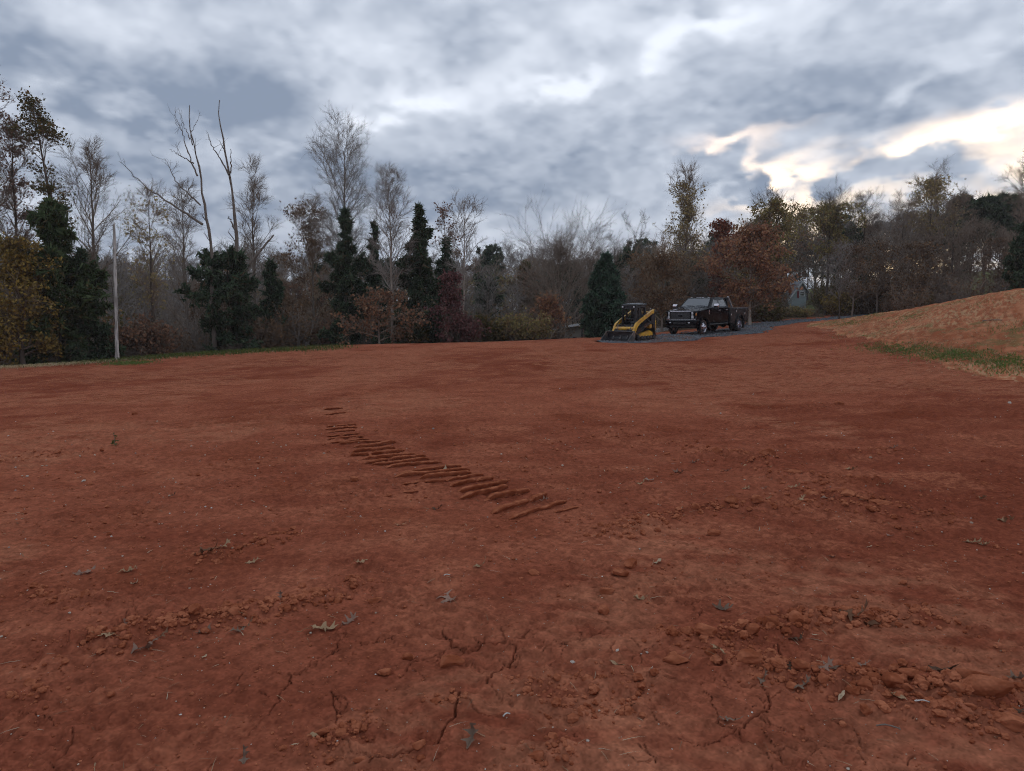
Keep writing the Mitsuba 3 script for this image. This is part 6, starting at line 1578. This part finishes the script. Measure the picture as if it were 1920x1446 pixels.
for px, py, w, lab in [(1158, 1223, 10, 'pale round pebble above the tan narrow lobed leaf'), (1073, 1244, 12, 'tan oval pebble right of the slanting crack'), (973, 1307, 12, 'tan pebble with a dark side below the slanting crack'), (1213, 1226, 7, 'small white pebble left of the wide ragged clod'),
                       (157, 902, 8, 'white stone alone at left in the middle distance'), (1893, 757, 8, 'white stone far out near the right edge'), (1101, 1392, 8, 'whitish pebble near the bottom edge right of the middle'), (1545, 1216, 10, 'white pebble in front of the upper right crumb ridge')]:
    p = on_clay(px, py)
    v, f = clod_mesh(p, w * size_at(p), .8, int(px), .7)
    key = numbered('pale_stone')
    scene[key] = mikit.ply((v, f), 'mat_pale_stone', smooth=40)
    labels[key] = {'label': lab, 'category': 'stone'}
scene['mat_pale_stone'] = two({'type': 'diffuse', 'reflectance': proc(lambda p, n, uv: mix((.40, .32, .25), (.58, .52, .44), fbm(p.x * 90, p.y * 90, p.z * 90, 2)))})


def strips(xy, z, L, wdt, tilt, rng, cols, bend=.3):
    """Grass blades (tilt near 1) or lying straw (tilt 0): three-point tapered strips in one mesh."""
    n = len(xy)
    a = rng.uniform(0, 2 * np.pi, n)
    d = np.stack([np.cos(a), np.sin(a), np.zeros(n)], -1)
    s = np.stack([-np.sin(a), np.cos(a), np.zeros(n)], -1) * wdt[:, None] / 2
    o = np.column_stack([xy, z])
    m = o + L[:, None] * .55 * (d * (1 - tilt) * .8 + np.array([0, 0, 1]) * (tilt + .04))
    e = o + L[:, None] * (d * (1 - tilt * (1 - bend)) + np.array([0, 0, 1]) * tilt * .85)
    v = np.stack([o - s, o + s, m + s * .8, m - s * .8, e], 1).reshape(-1, 3)
    f = (np.arange(n)[:, None, None] * 5 + np.array([[0, 1, 2], [0, 2, 3], [3, 2, 4]])[None]).reshape(-1, 3)
    return (v, f), np.repeat(cols, 5, 0)


def patch(centres, per, spread, rng):
    c = np.array([ground_at(*q)[:2] for q in centres])
    d = np.hypot(c[:, 0], c[:, 1])
    xy = np.repeat(c, per, 0) + rng.normal(0, 1, (len(c) * per, 2)) * np.array(spread)
    return xy


# grass and straw along the left edge of the field
edge_px = [(x, np.interp(x, [-260, 0, 219, 420, 640, 700], [705, 690.5, 677.5, 663.5, 653.5, 651]) + rng.normal(-1.0, 1.6)) for x in np.linspace(-160, 640, 150)]
xy = patch(edge_px, 60, (.45, .8), rng)
px_of = 960 + FOCAL * xy[:, 0] / xy[:, 1]
straw = (rng.random(len(xy)) < np.clip(.95 - (px_of - 90) / 260, .12, .95))
z = surface(xy[:, 0], xy[:, 1])
cg = np.array([[.085, .115, .030], [.13, .145, .045], [.06, .085, .025]])[rng.integers(0, 3, len(xy))] * rng.uniform(.8, 1.2, (len(xy), 1))
cs = np.array([[.44, .34, .19], [.34, .26, .13], [.50, .42, .27]])[rng.integers(0, 3, len(xy))] * rng.uniform(.8, 1.15, (len(xy), 1))
n = len(xy)
m, c = strips(xy[~straw], z[~straw] - .01, rng.uniform(.12, .30, (~straw).sum()), rng.uniform(.012, .028, (~straw).sum()), .8, rng, cg[~straw])
scene['edge_grass'] = mikit.ply(m, 'mat_leaf', color=c)
labels['edge_grass'] = {'label': 'thin green grass along the left far edge of the field', 'category': 'grass', 'kind': 'stuff'}
m, c = strips(xy[straw], z[straw] + .01, rng.uniform(.15, .40, straw.sum()), rng.uniform(.012, .03, straw.sum()), .22, rng, cs[straw])
scene['edge_straw'] = mikit.ply(m, 'mat_leaf', color=c)
labels['edge_straw'] = {'label': 'pale dry straw along the field edge at far left', 'category': 'straw', 'kind': 'stuff'}
xy = patch([(x, y) for x, y in zip(rng.uniform(222, 268, 24), rng.uniform(679, 684.5, 24))], 70, (.35, .3), rng)
# grass on the bank
ctr = []
for x0, x1, y0, y1, k in [(1628, 1725, 643, 664, 60), (1725, 1830, 652, 676, 60), (1800, 1870, 662, 684, 34), (1868, 1925, 664, 706, 60), (1878, 1905, 608, 622, 10), (1545, 1610, 600, 612, 34), (1600, 1720, 586, 601, 40), (1750, 1840, 563, 572, 14), (1560, 1640, 622, 634, 8)]:
    for q in range(int(k * .62)):
        x = rng.uniform(x0, x1)
        ctr.append((x, y0 + (y1 - y0) * np.clip((x - x0) / (x1 - x0) * .5 + rng.uniform(0, .5), 0, 1)))
xy = np.vstack([xy, patch(ctr, 46, (.42, .40), rng)])
z = surface(xy[:, 0], xy[:, 1])
n = len(xy)
cg = np.array([[.11, .175, .042], [.145, .205, .055], [.08, .125, .032], [.27, .22, .10]])[rng.choice(4, n, p=[.35, .3, .2, .15])] * rng.uniform(.8, 1.2, (n, 1))
m, c = strips(xy, z - .01, rng.uniform(.05, .15, n), rng.uniform(.010, .022, n), .7, rng, cg)
scene['bank_grass'] = mikit.ply(m, 'mat_leaf', color=c)
labels['bank_grass'] = {'label': 'patches of green grass low on the red bank at right', 'category': 'grass', 'kind': 'stuff'}
ctr = [(x, np.interp(x, [1540, 1640, 1760, 1925], [606, 590, 571, 546]) + rng.uniform(0, 1) ** 1.2 * np.interp(x, [1540, 1640, 1760, 1925], [10, 55, 105, 160])) for x in rng.uniform(1560, 1925, 260)]
xy = patch(ctr, 26, (.7, .6), rng)
z = surface(xy[:, 0], xy[:, 1])
n = len(xy)
cs = np.array([[.40, .29, .17], [.32, .21, .12], [.48, .38, .25]])[rng.integers(0, 3, n)] * rng.uniform(.8, 1.15, (n, 1))
m, c = strips(xy, z + .012, rng.uniform(.12, .38, n), rng.uniform(.008, .020, n), .12, rng, cs)
scene['bank_straw'] = mikit.ply(m, 'mat_leaf', color=c)
labels['bank_straw'] = {'label': 'thin straw mulch strewn over the red bank at right', 'category': 'straw', 'kind': 'stuff'}
# loose straws and needles on the near clay
n = 420
r2 = 2.2 + 8 * rng.beta(1.0, 1.7, n)
a2 = np.radians(rng.uniform(-37, 37, n))
xy = np.stack([r2 * np.sin(a2), r2 * np.cos(a2)], -1)
cs = np.array([[.40, .28, .17], [.26, .15, .09], [.47, .38, .26]])[rng.integers(0, 3, n)] * rng.uniform(.75, 1.1, (n, 1))
m, c = strips(xy, surface(xy[:, 0], xy[:, 1]) + .004, rng.uniform(.03, .11, n), rng.uniform(.0014, .0035, n) * np.clip(r2 / 3, 1, 2.2), .06, rng, cs)
scene['dry_straws'] = mikit.ply(m, 'mat_tinted', color=c)
labels['dry_straws'] = {'label': 'loose dry straws and pine needles on the near clay', 'category': 'straw', 'kind': 'stuff'}
# sticks
for px, py, l, a, lab in [(1725, 1342, 34, 25, 'pale peeled stick in front of the heap at lower right'), (950, 1347, 14, 25, 'short pale stick left of the lower crack'), (837, 1079, 14, 12, 'short tan stick above the star shaped leaf'), (1862, 603, 34, -14, 'dark thin branch lying on the upper part of the bank'), (1665, 1375, 40, 5, 'thin dark stick in front of the loose round clods')]:
    p = on_clay(px, py)
    L = l * size_at(p)
    d = np.array([math.cos(view_yaw(p) + math.radians(a)), math.sin(view_yaw(p) + math.radians(a)), .04])
    P, R = limb([p - d * L / 2 + [0, 0, .006], p + [0, 0, .014 + L * .03], p + d * L / 2 + [0, 0, .008]], max(.0035, L * .03), max(.0025, L * .02), 9, int(px), L * .012)
    key = numbered('stick')
    scene[key] = mikit.ply(tubes(P, R, 6), 'mat_bleached' if 'pale' in lab or 'tan' in lab else 'mat_bark_grey', smooth=True)
    labels[key] = {'label': lab, 'category': 'stick'}
# weed
p = on_clay(214, 834)
g = np.random.default_rng(8)
P, R = limb([p - [0, 0, .02], p + [.01, 0, .08], p + [-.01, .01, .15]], .006, .003, 6, 3, .003)
scene['weed__stem'] = mikit.ply(tubes(P, R, 5), 'mat_twig_brown', smooth=True)
fol, col = leaves(P, None, 18, .03, g, [((.12, .11, .04), 2), ((.18, .13, .06), 1)], spread=.012)
scene['weed__foliage'] = mikit.ply(fol, 'mat_leaf', color=col)
labels['weed'] = {'label': 'tiny green weed standing alone on the clay at left', 'category': 'weed'}
